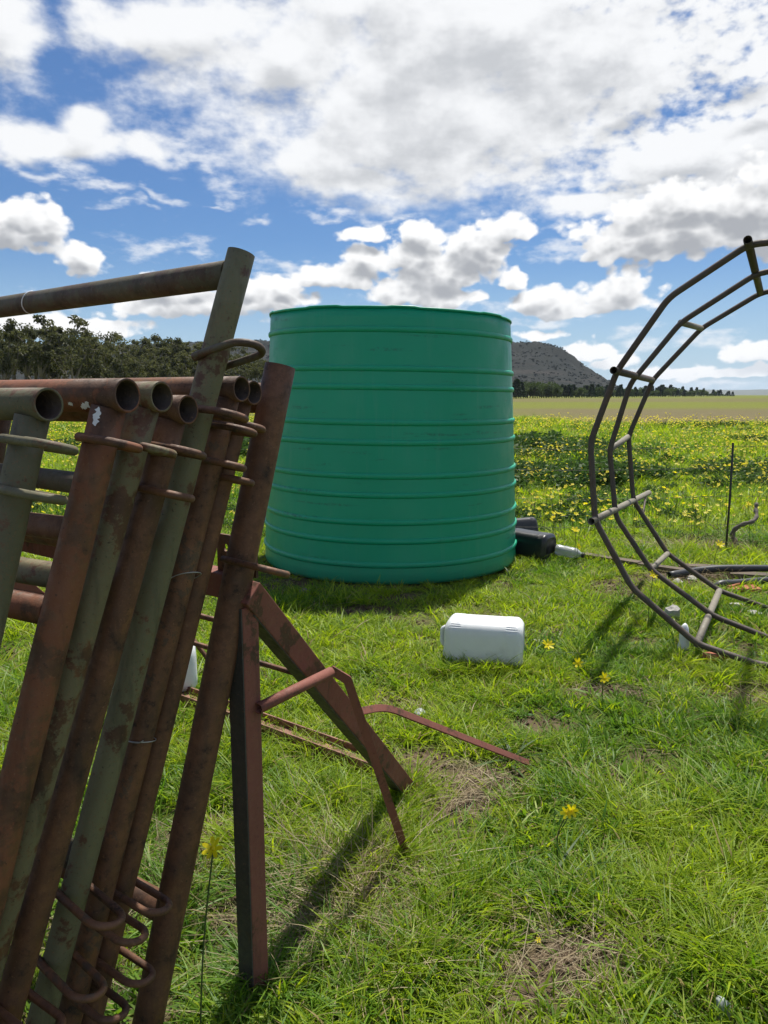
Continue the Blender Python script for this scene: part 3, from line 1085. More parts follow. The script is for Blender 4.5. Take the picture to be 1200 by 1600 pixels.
def leaf_ball(name, n, rx, rz, leaf, mat, seed, lumps=7, low=0.0):
    """a bushy clump: leaf-sized faces gathered round several lumps"""
    r = np.random.default_rng(seed)
    c = np.stack([r.normal(0, .5, lumps) * rx, r.normal(0, .5, lumps) * rx, r.uniform(.25, .8, lumps) * rz], 1)
    k = r.integers(0, lumps, n)
    d = r.normal(0, 1, (n, 3)); d /= np.linalg.norm(d, axis=1)[:, None]
    P = c[k] + d * (r.random(n) ** .4)[:, None] * np.array([rx * .5, rx * .5, rz * .32])
    P[:, 2] = np.maximum(P[:, 2], low)
    D = d * .6 + r.normal(0, .5, (n, 3)); D /= np.linalg.norm(D, axis=1)[:, None]
    U = np.cross(D, r.normal(0, 1, (n, 3))); U /= np.linalg.norm(U, axis=1)[:, None]
    return leafy(name, P, D, leaf * r.uniform(.6, 1.3, n), leaf * .62 * r.uniform(.6, 1.3, n), U, mat, r.random(n), None, 2)


WEED = source('field_weed', [leaf_ball('field_weed', 420, .34, .42, .065, 'weed_leaf', 200 + s_) for s_ in range(4)]
              + [blades('field_weed', 60, .16, .14, .34, .012, .4, .5, 'weed_leaf', 210 + s_, 3) for s_ in range(2)])


def build_weeds():
    P, Sc, I = [], [], []
    for (y0, y1, dens, thr, smin, smax) in ((7.7, 12, 5.0, .52, .35, .75), (12, 24, 3.6, .44, .8, 1.45), (24, 40, .5, .55, .8, 1.4)):
        n = int((.545 * (y0 + y1) + 1.66) * (y1 - y0) * dens)
        x, y = wedge(n, y0, y1)
        f = fbm(x * .55, y, .28, 29)
        k = (f > thr) & out_of_tank(x, y, .3)
        x, y, f = x[k], y[k], f[k]; m_ = len(x)
        s_ = RNG.uniform(smin, smax, m_) * (0.6 + 2.2 * np.clip(f - thr, 0, .3))
        P.append(np.stack([x, y, ground_z(x, y) - .03], 1)); Sc.append(np.stack([s_ * 1.25, s_, s_ * .8], 1))
        I.append(RNG.integers(0, 6, m_))
    P, Sc, I = map(np.concatenate, (P, Sc, I))
    n = len(P)
    scatter('field_weeds', WEED, P, np.stack([np.zeros(n), np.zeros(n), RNG.random(n) * 2 * PI], 1), Sc, I)


build_weeds()


# ------------------------------------------------------------------ flowers
def daisy_head(r, petals, cup, tilt=(0, 0), size=1.0, mat_ix=0, seed=0):
    rr = random.Random(seed)
    V, Fc = [], []
    for k in range(petals):
        a = 2 * PI * k / petals + rr.uniform(-.15, .15)
        L = r * rr.uniform(.85, 1.1); w = r * (2.6 / petals) * rr.uniform(.8, 1.1)
        c, s_ = math.cos(a), math.sin(a)
        z1, z2 = cup * L * .6, cup * L * rr.uniform(.6, 1.1)
        b = len(V)
        for (d, wd, z) in ((.12 * L, w * .3, 0), (.55 * L, w * .55, z1), (.85 * L, w * .45, z2)):
            V.append(Vector((c * d - s_ * wd, s_ * d + c * wd, z))); V.append(Vector((c * d + s_ * wd, s_ * d - c * wd, z)))
        V.append(Vector((c * L, s_ * L, z2 * 1.02)))
        Fc += [(b, b + 1, b + 3, b + 2), (b + 2, b + 3, b + 5, b + 4), (b + 4, b + 5, b + 6)]
    return V, Fc


def field_flower_mesh(seed, mat):
    rr = random.Random(seed)
    V, Fc = daisy_head(.027, 6, .25, seed=seed)
    M = Matrix.Rotation(rr.uniform(-.9, .9), 3, 'X') @ Matrix.Rotation(rr.uniform(-.9, .9), 3, 'Y')
    top = Vector((rr.uniform(-.03, .03), rr.uniform(-.03, .03), rr.uniform(.2, .34)))
    V = [M @ v + top for v in V]
    me = bpy.data.meshes.new('field_flower')
    sv, sf = tube([(0, 0, 0), (top.x * .3, top.y * .3, top.z * .5), top], .0022, 3, cap=False)
    k = len(V)
    me.from_pydata([tuple(v) for v in V + sv], [], [tuple(f) for f in Fc] + [tuple(i + k for i in f) for f in sf])
    me.materials.append(MATS[mat]); me.materials.append(MATS['stem_green'])
    for i, p in enumerate(me.polygons):
        p.material_index = 0 if i < len(Fc) else 1
    a = me.attributes.new('bv', 'FLOAT', 'POINT')
    a.data.foreach_set('value', [rr.random()] * len(me.vertices))
    return me


def build_field_flowers():
    ms = [field_flower_mesh(300 + i, 'petal_pale' if i % 5 else 'petal_yellow') for i in range(10)]
    fl = source('flower_source', ms)
    pts = []
    for (y0, y1, dens) in ((7.6, 10, 42), (10, 14, 60), (14, 24, 21), (24, 42, 15.0), (42, 60, 1.5)):
        n = int((.545 * (y0 + y1) + 1.66) * (y1 - y0) * dens)
        x, y = wedge(n, y0, y1)
        f = fbm(x * .6, y, .5, 37) * .5 + fbm(x, y * .6, 1.3, 38) * .5 + .015
        k = (f + .25 * (RNG.random(n) - .5) > .50) & out_of_tank(x, y, .1) & ~((y > 40) & (x > 7))
        pts += list(zip(x[k], y[k]))
    pts.sort(key=lambda p: p[1])
    inview = lambda p: -0.50 < p[0] / p[1] < -0.13 or 0.185 < p[0] / p[1] < 0.53
    near = [p for p in pts if inview(p)][:300]
    ns = set(near)
    rest = [p for p in pts if p not in ns]
    for (x, y) in near:
        o = bpy.data.objects.new('yellow_flower', random.choice(ms))
        COL.objects.link(o)
        o.location = (x, y, float(ground_z(x, y)))
        o.rotation_euler = (0, 0, random.uniform(0, 6.28))
        s_ = random.uniform(.8, 1.25)
        o.scale = (s_, s_, s_ * random.uniform(.8, 1.2))
        o['label'] = 'small pale yellow flower among the grass and weeds just beyond the wire fence'
        o['category'] = 'flower'
        o['group'] = 'yellow flowers growing beyond the wire fence'
    A = np.array(rest)
    n = len(A)
    s_ = RNG.uniform(.8, 1.25, n) * (1 + .02 * np.maximum(A[:, 1] - 14, 0))
    scatter('far_flowers', fl, np.stack([A[:, 0], A[:, 1], ground_z(A[:, 0], A[:, 1])], 1),
            np.stack([np.zeros(n), np.zeros(n), RNG.random(n) * 6.28], 1), np.stack([s_, s_, s_], 1), RNG.integers(0, 10, n))


build_field_flowers()


def bv_attr(o, v=.5):
    a = o.data.attributes.new('bv', 'FLOAT', 'POINT')
    a.data.foreach_set('value', [v] * len(o.data.vertices))


def yellow_daisy(label, head_px, base_px, r, petals=8, tilt=(.5, .2), extra=None, leaf=False, zc=None):
    g = on_ground(*base_px)
    zc = zc or ((g - Vector((0, 0, EYE))).dot(Vector((0, CP, -SP))))
    h = at(head_px[0], head_px[1], zc * 0.99)
    T = Thing('garden_flower', label, 'flower', g)
    mid = (g + h) / 2 + Vector((random.uniform(-.02, .02), 0, .01))
    st = T.part('stem', tube(bezier_smooth([g, mid, h], 4), .0022, 5), 'stem_green')
    bv_attr(st)
    M = Matrix.Rotation(tilt[0], 3, 'X') @ Matrix.Rotation(tilt[1], 3, 'Y')
    for i, (dx, dz) in enumerate([(0, 0)] + (extra or [])):
        V, Fc = daisy_head(r, petals, .35, seed=hash(label) % 1000 + i)
        c = h + Vector((dx, 0, dz))
        o = T.part('petals', ([M @ v + c for v in V], Fc), 'petal_yellow', smooth=False)
        bv_attr(o)
        cv = [c + M @ Vector((math.cos(a) * r * .22, math.sin(a) * r * .22, .004)) for a in np.linspace(0, 2 * PI, 9)[:-1]] + [c + M @ Vector((0, 0, .009))]
        o2 = T.part('flower_centre', (cv, [(k, (k + 1) % 8, 8) for k in range(8)]), 'petal_yellow', under=o)
        bv_attr(o2, 0.0)
        if i: bv_attr(T.part('stem', tube([mid, c], .0018, 5), 'stem_green'))
    return T


# ------------------------------------------------------------------ trees
def eucalypt_meshes(seed, H=12.0, wide=1.0):
    r = np.random.default_rng(seed)
    tv, tf = [], []
    ends = []
    base = Vector((0, 0, -.2))
    fork = Vector((r.normal(0, .25), r.normal(0, .25), H * r.uniform(.2, .3)))
    gs = [tube(bezier_smooth([base, (base + fork) / 2 + Vector((.1, 0, 0)), fork], 3), [.32, .31, .30, .28, .27, .25, .24][:7], 7)]
    nb = int(r.integers(4, 7))
    for b in range(nb):
        a = 2 * PI * b / nb + r.normal(0, .4)
        reach = H * r.uniform(.14, .30) * wide
        e = Vector((math.cos(a) * reach, math.sin(a) * reach, H * r.uniform(.55, .93)))
        m_ = fork.lerp(e, .5) + Vector((r.normal(0, .4), r.normal(0, .4), r.normal(0, .3)))
        pts = bezier_smooth([fork, m_, e], 4)
        gs.append(tube(pts, list(np.linspace(.17, .04, len(pts))), 6))
        ends += [pts[4], pts[6], e]
        for s_ in range(3):
            q = pts[int(r.integers(3, 8))]
            w = q + Vector((r.normal(0, H * .075) * wide, r.normal(0, H * .075) * wide, r.uniform(0, H * .09)))
            gs.append(tube([q, w], [.06, .02], 5))
            ends.append(w)
    trunk = join(*gs)
    n_per = 80
    C = np.array([tuple(e) for e in ends])
    k = np.repeat(np.arange(len(C)), n_per)
    n = len(k)
    rad = r.uniform(.035, .085, len(C)) * H
    d = r.normal(0, 1, (n, 3)); d /= np.linalg.norm(d, axis=1)[:, None]
    P = C[k] + d * (r.random(n) ** .45 * rad[k])[:, None] * np.array([1.15, 1.15, .75])
    D = r.normal(0, 1, (n, 3)); D[:, 2] -= .7; D /= np.linalg.norm(D, axis=1)[:, None]
    U = np.cross(D, r.normal(0, 1, (n, 3))); U /= np.linalg.norm(U, axis=1)[:, None]
    me = leafy('crown', P, D, r.uniform(.22, .50, n), r.uniform(.13, .27, n), U, 'eucalypt_leaf', r.random(n), None, 2)
    return mesh_from('trunk', *trunk, 'eucalypt_bark'), me, max(v.co.z for v in me.vertices)


def build_eucalypts():
    var = [eucalypt_meshes(400 + i, 12.0, w) for i, w in enumerate((1.0, 1.2, .85, 1.1, 1.35))]

    def tree(px, top_y, dep, v, label, group=None, sx=1.0):
        gy = 800 + F_PX * (EYE / dep - SP) / CP
        p = on_ground(px, gy)
        H = (at(px, top_y, dep).z)
        s_ = H / var[v][2]
        o = bpy.data.objects.new('eucalypt_tree', None)
        COL.objects.link(o)
        o.location = (p.x, p.y, 0)
        o.rotation_euler = (0, 0, random.uniform(0, 6.28))
        o.scale = (s_ * sx, s_ * sx, s_)
        o['label'], o['category'] = label, 'tree'
        if group: o['group'] = group
        for nm, me in zip(('trunk', 'crown'), var[v][:2]):
            c = bpy.data.objects.new(nm, me)
            COL.objects.link(c); c.parent = o
    tree(103, 491, 120, 0, 'tallest grey-green eucalyptus in the left treeline, bare pale stems below an open crown', sx=1.0)
    tree(8, 500, 112, 3, 'eucalyptus at the far left edge of the photo, its crown cut by the frame')
    tree(226, 522, 190, 2, 'slender eucalyptus with a small round top rising above the other trees')
    row = [(-210, 505, 120), (-160, 498, 125), (-110, 506, 130), (-60, 502, 122), (-25, 510, 126), (38, 512, 122), (58, 504, 132), (75, 512, 118), (128, 508, 126), (150, 512, 134), (168, 518, 128), (186, 520, 140),
           (205, 528, 136), (240, 532, 150), (258, 527, 160), (276, 530, 150), (297, 527, 165), (312, 530, 160), (330, 534, 175), (348, 540, 180), (20, 516, 140), (90, 515, 142), (140, 522, 146), (218, 536, 158), (285, 538, 172), (60, 520, 110), (175, 530, 118), (245, 540, 132), (300, 542, 140), (115, 530, 112), (12, 535, 108), (200, 548, 116), (265, 552, 124), (330, 555, 136)]
    for i, (px, ty, dep) in enumerate(row):
        tree(px, ty + random.uniform(-5, 7), dep, i % 5, 'grey-green eucalyptus in the dense treeline behind the stacked pipe panels', 'eucalyptus trees in the left treeline', random.uniform(.75, 1.3))
    for px, ty, dep, w in ((374, 558, 150, 'leftmost'), (394, 552, 160, 'middle'), (414, 563, 150, 'rightmost')):
        tree(px, ty, dep, random.randrange(5), w + ' of three low grey-green trees between the tallest post and the green tank', 'low trees left of the tank', random.uniform(1.2, 1.5))


build_eucalypts()


def pine_mesh(seed, cone):
    r = np.random.default_rng(seed)
    n = 620
    t = r.random(n) ** .8
    H = 8.0
    if cone:
        rad = (1 - t) ** .8 * 1.7 * (1 + .35 * np.sin(t * 28 + r.random() * 6)) + .12
        z = H * (.10 + .90 * t)
    else:
        lump = r.integers(0, 7, n)
        lc = np.stack([r.normal(0, 1.3, 7), r.normal(0, 1.3, 7), r.uniform(2.2, 6.3, 7)], 1)
    a = r.random(n) * 2 * PI
    if cone:
        q = rad * np.sqrt(r.uniform(.35, 1, n))
        P = np.stack([q * np.cos(a), q * np.sin(a), z], 1)
        D = np.stack([np.cos(a), np.sin(a), np.full(n, -.25)], 1)
    else:
        d = r.normal(0, 1, (n, 3)); d /= np.linalg.norm(d, axis=1)[:, None]
        P = lc[lump] + d * (r.random(n) ** .4)[:, None] * 1.7
        P[:, 2] = np.maximum(P[:, 2], .3)
        D = d
    D = D + r.normal(0, .4, (n, 3)); D /= np.linalg.norm(D, axis=1)[:, None]
    U = np.cross(D, r.normal(0, 1, (n, 3))); U /= np.linalg.norm(U, axis=1)[:, None]
    me = leafy('crown', P, D, r.uniform(.5, 1.1, n), r.uniform(.35, .7, n), U, 'pine_leaf' if cone else 'bush_leaf', r.random(n), None, 2)
    tr = mesh_from('trunk', *tube([(0, 0, -.2), (0, 0, H * .5), (0, 0, H * .9)], [.2, .14, .04], 6), 'pine_bark')
    return tr, me


def build_far_trees():
    cones = [pine_mesh(500 + i, True) for i in range(4)]
    rounds = [pine_mesh(520 + i, False) for i in range(4)]
    x = 786.0
    i = 0
    while x < 1150:
        dep = np.interp(x, [430, 800, 900, 1000, 1100, 1150], [260, 330, 380, 470, 640, 800]) * random.uniform(.94, 1.08)
        top = np.interp(x, [430, 806, 850, 900, 950, 1040, 1080, 1115, 1150], [585, 594, 595, 601, 603, 603, 606, 610, 613]) + random.uniform(-3, 5)
        cone = random.random() < .55
        if not cone: top += random.uniform(0, 4)
        H = max(2.0, at(x, top, dep).z) * .97
        p = on_ground(x, 800 + F_PX * (EYE / dep - SP) / CP)
        o = bpy.data.objects.new('pine_tree' if cone else 'round_tree', None)
        COL.objects.link(o)
        o.location = (p.x, p.y, 0)
        o.rotation_euler = (0, 0, random.uniform(0, 6.28))
        s_ = H / 8.0
        w = s_ * random.uniform(.9, 1.3)
        o.scale = (w, w, s_)
        if cone:
            o['label'], o['group'] = 'small dark pointed pine in the distant treeline below the hill', 'pines in the distant treeline'
        else:
            o['label'], o['group'] = 'small round-crowned green tree in the distant treeline below the hill', 'round trees in the distant treeline'
        o['category'] = 'tree'
        for nm, me in zip(('trunk', 'crown'), random.choice(cones if cone else rounds)):
            c = bpy.data.objects.new(nm, me); COL.objects.link(c); c.parent = o
        x += random.uniform(2.0, 4.2) if x > 780 else random.uniform(9, 16)
        i += 1


build_far_trees()


def build_scrub():
    """bushes that dot the hill"""
    src = source('scrub_bush', [leaf_ball('scrub_bush', 60, 2.0, 2.6, 1.3, 'scrub_leaf', 600 + i, 3) for i in range(3)])
    n = 9000
    px = RNG.uniform(-300, 1010, n); dep = 1085 + 430 * RNG.random(n) ** .8
    z = hill_height(px, dep)
    den = fbm(px, dep, .03, 41)
    k = (z > 1.5) & (RNG.random(n) < sstep(den, .3, .6) + .12)
    px, dep, z = px[k], dep[k], z[k]
    X = (px - 600) / F_PX * 1400 * (dep / 1400) ** 0.35
    m_ = len(X)
    s_ = RNG.uniform(.35, .95, m_)
    scatter('hill_scrub', src, np.stack([X, dep, z - 1.6], 1), np.stack([np.zeros(m_), np.zeros(m_), RNG.random(m_) * 6.28], 1), np.stack([s_ * 1.3, s_ * 1.3, s_], 1), RNG.integers(0, 3, m_))


build_scrub()


# ------------------------------------------------------------------ tank
def build_tank():
    T = Thing('water_tank', 'big green plastic water tank with raised hoops, standing in the grass', 'tank', TANK_C)
    NSEG = 160

    def rad(z):
        t = z / TANK_H
        return TANK_RB + (TANK_RT - TANK_RB) * (0.35 * t + 0.65 * t ** 1.35)

    def front_z(y):
        v = (y - 800) / F_PX
        z = 1.0
        for _ in range(8):
            Y = TANK_C.y - rad(z)
            zc = Y / (CP - v * SP)
            z = EYE + zc * (-SP - v * CP)
        return z

    def warp(a, r, z):
        x, y = r * math.sin(a), -r * math.cos(a)
        k = z / TANK_H
        oval = 1 + .012 * k * math.cos(2 * a + .6)
        x *= oval; y /= oval
        return Vector((TANK_C.x + x, TANK_C.y + y, z - .027 * x * k * k))

    def lathe(prof, closed=False):
        V, Fc = [], []
        m_ = len(prof)
        for i in range(NSEG):
            a = 2 * PI * i / NSEG
            for (r, z) in prof:
                V.append(warp(a, r, z))
        for i in range(NSEG):
            for k in range(m_ if closed else m_ - 1):
                a, b = i * m_ + k, ((i + 1) % NSEG) * m_ + k
                c, d = ((i + 1) % NSEG) * m_ + (k + 1) % m_, i * m_ + (k + 1) % m_
                Fc.append((a, b, c, d))
        return V, Fc
    zt = front_z(479)
    prof = [(0.02, .012), (rad(0) - .05, .012), (rad(0) - .012, .02), (rad(0), .05)]
    zs = np.linspace(.12, zt, 26)
    prof += [(rad(z), z) for z in zs]
    prof += [(rad(zt) - .009, zt)] + [(rad(z) - .009, z) for z in zs[::-1]] + [(rad(0) - .05, .03), (.02, .03)]
    T.part('tank_wall', lathe(prof), 'tank_green')
    for y in (514, 575.5, 605, 661, 692.5, 745, 775, 817.5, 847, 884, 909):
        z = front_z(y)
        if z < .05: continue
        h, d = .024, .017
        sec = [(rad(z) - .006, z - h)] + [(rad(z + h * math.cos(t)) + d * math.sin(t) ** .8 - .002, z - h * math.cos(t)) for t in np.linspace(.15, PI - .15, 9)] + [(rad(z) - .006, z + h)]
        T.part('hoop', lathe(sec, True), 'tank_green')
    lip = [(rad(zt) - .014, zt - .012), (rad(zt) + .010, zt - .012), (rad(zt) + .012, zt), (rad(zt) + .008, zt + .006), (rad(zt) - .012, zt + .006)]
    V, Fc = lathe(lip, True)
    m_ = len(lip)
    for i in range(NSEG):
        a = i / NSEG
        w = .010 * (vnoise(np.array([a * 9]), np.array([.3]), 1.0, 3)[0] - .5) + (.007 if int(a * 23 + .3) % 3 == 0 else 0)
        for k in range(m_):
            V[i * m_ + k].z += w
    T.part('rim', (V, Fc), 'tank_green')


build_tank()


# ------------------------------------------------------------------ stack of livestock panels
def project_y(p):
    q = p - Vector((0, 0, EYE))
    return 800 - F_PX * (q.y * SP + q.z * CP) / (q.y * CP - q.z * SP)


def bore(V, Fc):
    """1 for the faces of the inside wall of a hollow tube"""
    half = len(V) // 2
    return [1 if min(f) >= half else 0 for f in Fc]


class Panel:
    def __init__(self, label, top, low, zt, lean, r, mat, theta, rail_ys, bend=0.0, top_ext=0.0, rail_mat=None, step=None, over=0.0, nxt=None, group='stacked livestock panels'):
        self.r, self.mat, self.rm = r, mat, rail_mat or mat
        zb = zt - lean
        y_b = 800 + F_PX * (EYE / zb - SP) / CP
        x_b = top[0] + (low[0] - top[0]) * (y_b - top[1]) / (low[1] - top[1])
        self.A = at(top[0], top[1], zt)
        self.B = at(x_b, y_b, zb)
        self.ax = (self.A - self.B).normalized()
        self.out = Vector((math.cos(theta), -math.sin(theta), 0))
        self.T = Thing('pipe_panel', label, 'livestock panel', (self.B.x, self.B.y, 0), group)
        self.butt = over > 0
        # rails
        P = [self.point(y) for y in rail_ys]
        if len(P) > 1:
            d = (P[0] - P[1]).length
        else:
            d = step or .42
        q = P[-1]
        d = nxt or d
        while True:
            q = q - self.ax * d
            if q.z < .16: break
            P.append(q.copy())
        self.rails = P
        end = self.A if self.butt else P[0] - self.ax * r * .8
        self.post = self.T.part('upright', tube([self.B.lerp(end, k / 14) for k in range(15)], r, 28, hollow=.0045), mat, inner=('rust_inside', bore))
        for i, p in enumerate(P):
            rr = r * (1.0 if i == 0 else .92)
            a = p + self.out * (r * 1.02 + .008 if (not self.butt and i == 0) else -r * .55)
            b = p - self.out * 2.25
            n = 10
            ps = [a.lerp(b, k / n) for k in range(n + 1)]
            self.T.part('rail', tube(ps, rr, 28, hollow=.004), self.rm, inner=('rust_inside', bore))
        for dist, nm in ((2.25, 'upright'), (1.15, 'mid_upright')):
            off = -self.out * dist
            t = min(self.rails[0].z, self.A.z)
            top_ = self.rails[0] + off
            bot = self.B + off
            self.T.part(nm, tube([bot.lerp(top_, k / 8) for k in range(9)], r * .95, 20, hollow=.004), mat)

    def point(self, y):
        lo, hi = 0.0, 1.0
        for _ in range(40):
            m_ = (lo + hi) / 2
            if project_y(self.B.lerp(self.A, m_)) > y: lo = m_
            else: hi = m_
        return self.B.lerp(self.A, lo)

    def loop(self, y, reach, tilt=0.0, rod=.0080, yaw=0.0, mat=None, gap=0.0, level=False):
        p = self.point(y)
        o = self.out - self.ax * self.out.dot(self.ax) * .6
        o = (Matrix.Rotation(yaw, 3, 'Z') @ o + Vector((0, 0, tilt))).normalized()
        s_ = self.ax.cross(o).normalized()
        if level:                                       # loop bent out of square, seen along its own plane
            v = p - Vector((0, 0, EYE))
            s_ = (v - o * v.dot(o)).normalized()
        h = self.r + rod * .8 + gap
        pts = [p - o * self.r * .55 + s_ * h * .96, p + s_ * h]
        st = reach - h
        pts.append(p + o * st * .6 + s_ * h)
        for k in range(13):
            a = PI * k / 12
            pts.append(p + o * (st + h * math.sin(a)) + s_ * h * math.cos(a))
        pts.append(p + o * st * .6 - s_ * h)
        pts += [p - s_ * h, p - o * self.r * .55 - s_ * h * .96]
        lp = self.T.part('hinge_loop', tube(pts, rod, 12), mat or self.rm)
        # weld bead
        for sg in (1, -1):
            c = p - o * self.r * .35 + s_ * (self.r + .001) * sg
            self.T.part('weld', tube([c - o * .012, c + o * .012], .0062, 8), mat or self.rm, under=lp)


def build_panels():
    out = {}
    TH = math.radians
    A = Panel('olive pipe panel nearest the camera at the left edge, its top rail ending lowest', (55, 632), (5, 860), 1.22, .02, .0275, 'olive_paint', TH(31), [610], step=.40)
    A.loop(692, .10); A.loop(768, .10)
    B = Panel('rust-brown pipe panel with white paint marks at its top corner', (175, 618), (0, 1330), 1.31, .0, .0300, 'rust_red', TH(28), [597, 957], nxt=.62)
    B.loop(690, .078)
    C = Panel('green-grey pipe panel second from the white-marked one, its post close beside it', (230, 620), (40, 1300), 1.385, .0, .0285, 'olive_worn', TH(28), [604, 910], nxt=.7, rail_mat='olive_worn')
    C.loop(697, .088)
    D = Panel('rusty brown pipe panel immediately left of the tallest green post', (272, 640), (90, 1300), 1.455, .0, .0285, 'rust_brown', TH(28), [625, 840], nxt=.8)
    D.loop(700, .092); D.loop(766, .092); D.loop(1562, .13)
    Ep = Panel('tallest green pipe panel whose post and thin top rail rise above the stack', (377, 395), (141, 1300), 1.545, -.015, .0290, 'green_paint', TH(37), [427, 775], nxt=.8, over=1, rail_mat='rail_dark')
    Ep.loop(563, .125, tilt=.28, yaw=.1, gap=.004); Ep.loop(643, .125, mat='rust_dark'); Ep.loop(1392, .145, mat='rust_dark'); Ep.loop(1498, .145, mat='rust_dark')
    Fp = Panel('brown pipe panel just behind the tallest green post', (358, 608), (182, 1300), 1.63, .0, .0280, 'rust_dark', TH(30), [598, 868], nxt=.75)
    Fp.loop(668, .09); Fp.loop(722, .085); Fp.loop(1425, .14); Fp.loop(1540, .14)
    Gp = Panel('thin dark brown pipe panel third from the trestle end of the stack', (378, 614), (212, 1300), 1.69, .0, .0275, 'rust_brown', TH(30), [604, 1386])
    Gp.loop(664, .075); Gp.loop(746, .08); Gp.loop(1384, .135); Gp.loop(1490, .135)
    Hp = Panel('reddish brown pipe panel at the right end of the stack, leaning before the red trestle', (438, 572), (291, 1300), 1.76, -.02, .0365, 'rust_brown', TH(33), [622, 1425], over=1, step=.5)
    Hp.loop(880, .135, rod=.0080, mat='rust_dark', level=True)
    # white paint on the second panel
    from mathutils import geometry
    T = B.T
    c = B.rails[0]
    back = B.r + .0012
    cam_v = (Vector((0, 0, EYE)) - c).normalized()

    def patch(c0, axis, rad_, la, wid, ang0, seed):
        """thin flake of paint wrapped on a pipe"""
        rr = random.Random(seed)
        axis = axis.normalized()
        f = (cam_v - axis * cam_v.dot(axis)).normalized()
        s_ = axis.cross(f)
        V, Fc = [], []
        n = 12
        for i in range(n):
            t = i / (n - 1) - .5
            w = wid * (math.cos(t * PI) ** .5 if abs(t) < .5 else 0) * rr.uniform(.6, 1.2) + .0008
            mid = ang0 + rr.uniform(-.08, .08)
            for k in (-1, 0, 1):
                a = mid + k * w / rad_
                V.append(c0 + axis * (t * la) + (f * math.cos(a) + s_ * math.sin(a)) * (rad_ + .0009))
        for i in range(n - 1):
            for k in range(2):
                Fc.append((i * 3 + k, i * 3 + k + 1, i * 3 + k + 4, i * 3 + k + 3))
        return V, Fc
    T.part('paint_mark', patch(B.point(655), B.ax, B.r, .034, .0055, -.55, 1), 'white_paint', label='white paint smear on the post')
    T.part('paint_mark', patch(c - B.out * .045, B.out + Vector((0, 0, .5)), B.r + .004, .022, .005, .15, 2), 'white_paint', label='white paint daub on the rail')
    T.part('paint_mark', patch(c - B.out * .075, B.out, B.r + .001, .012, .0025, .5, 3), 'white_paint')
    # pale scratch round the thin top rail of the tall panel
    d = -Ep.out
    c = Ep.rails[0] + d * 0.0
    t = 0.3
    best = min((abs((600 + F_PX * q.x / (q.y * CP - (q.z - EYE) * SP)) - 52), k) for k in range(220) for q in [c + d * (k * .01)])
    pc = c + d * (best[1] * .01)
    s1 = Ep.out.cross(Vector((0, 0, 1))).normalized()
    ring = [pc + (s1 * math.cos(a) + Vector((0, 0, 1)) * math.sin(a)) * (Ep.r + .0008) + Ep.out * (.010 * math.sin(a)) for a in np.linspace(-1.4, 1.5, 18)]
    Ep.T.part('paint_scratch', tube(ring, .0016, 6), 'white_paint')
    # wires twisted round two posts
    for pn, y, lab, rr, gx in ((Fp, 905, 'thin loose wire ring round the brown post, upper of two', .012, .35), (Fp, 1155, 'twisted wire end on the brown post, lower of two', .004, .05)):
        p = pn.point(y)
        s_ = pn.ax.cross(pn.out).normalized()
        o = pn.out
        n = 22
        pts = []
        for k in range(n):
            a = 2 * PI * k / n
            rad_ = pn.r + .003 + (rr if math.cos(a) > 0 else 0) * max(0, math.cos(a))
            pts.append(p + (o * math.cos(a) - s_ * math.sin(a)) * rad_ + pn.ax * (gx * .06 * math.cos(a)))
        W = Thing('wire_tie', lab, 'wire', pts[0])
        W.part('wire_loop', tube(pts, .0012, 6, closed=True), 'galvanised')
        if y > 1000:
            e = p - s_ * (pn.r + .004) + o * .01
            W.part('wire_tail', tube([e - o * .02, e, e + o * .022 + Vector((0, 0, .004)), e + o * .035 + Vector((0, 0, .012))], .0013, 6), 'galvanised')
    return locals()


build_panels()


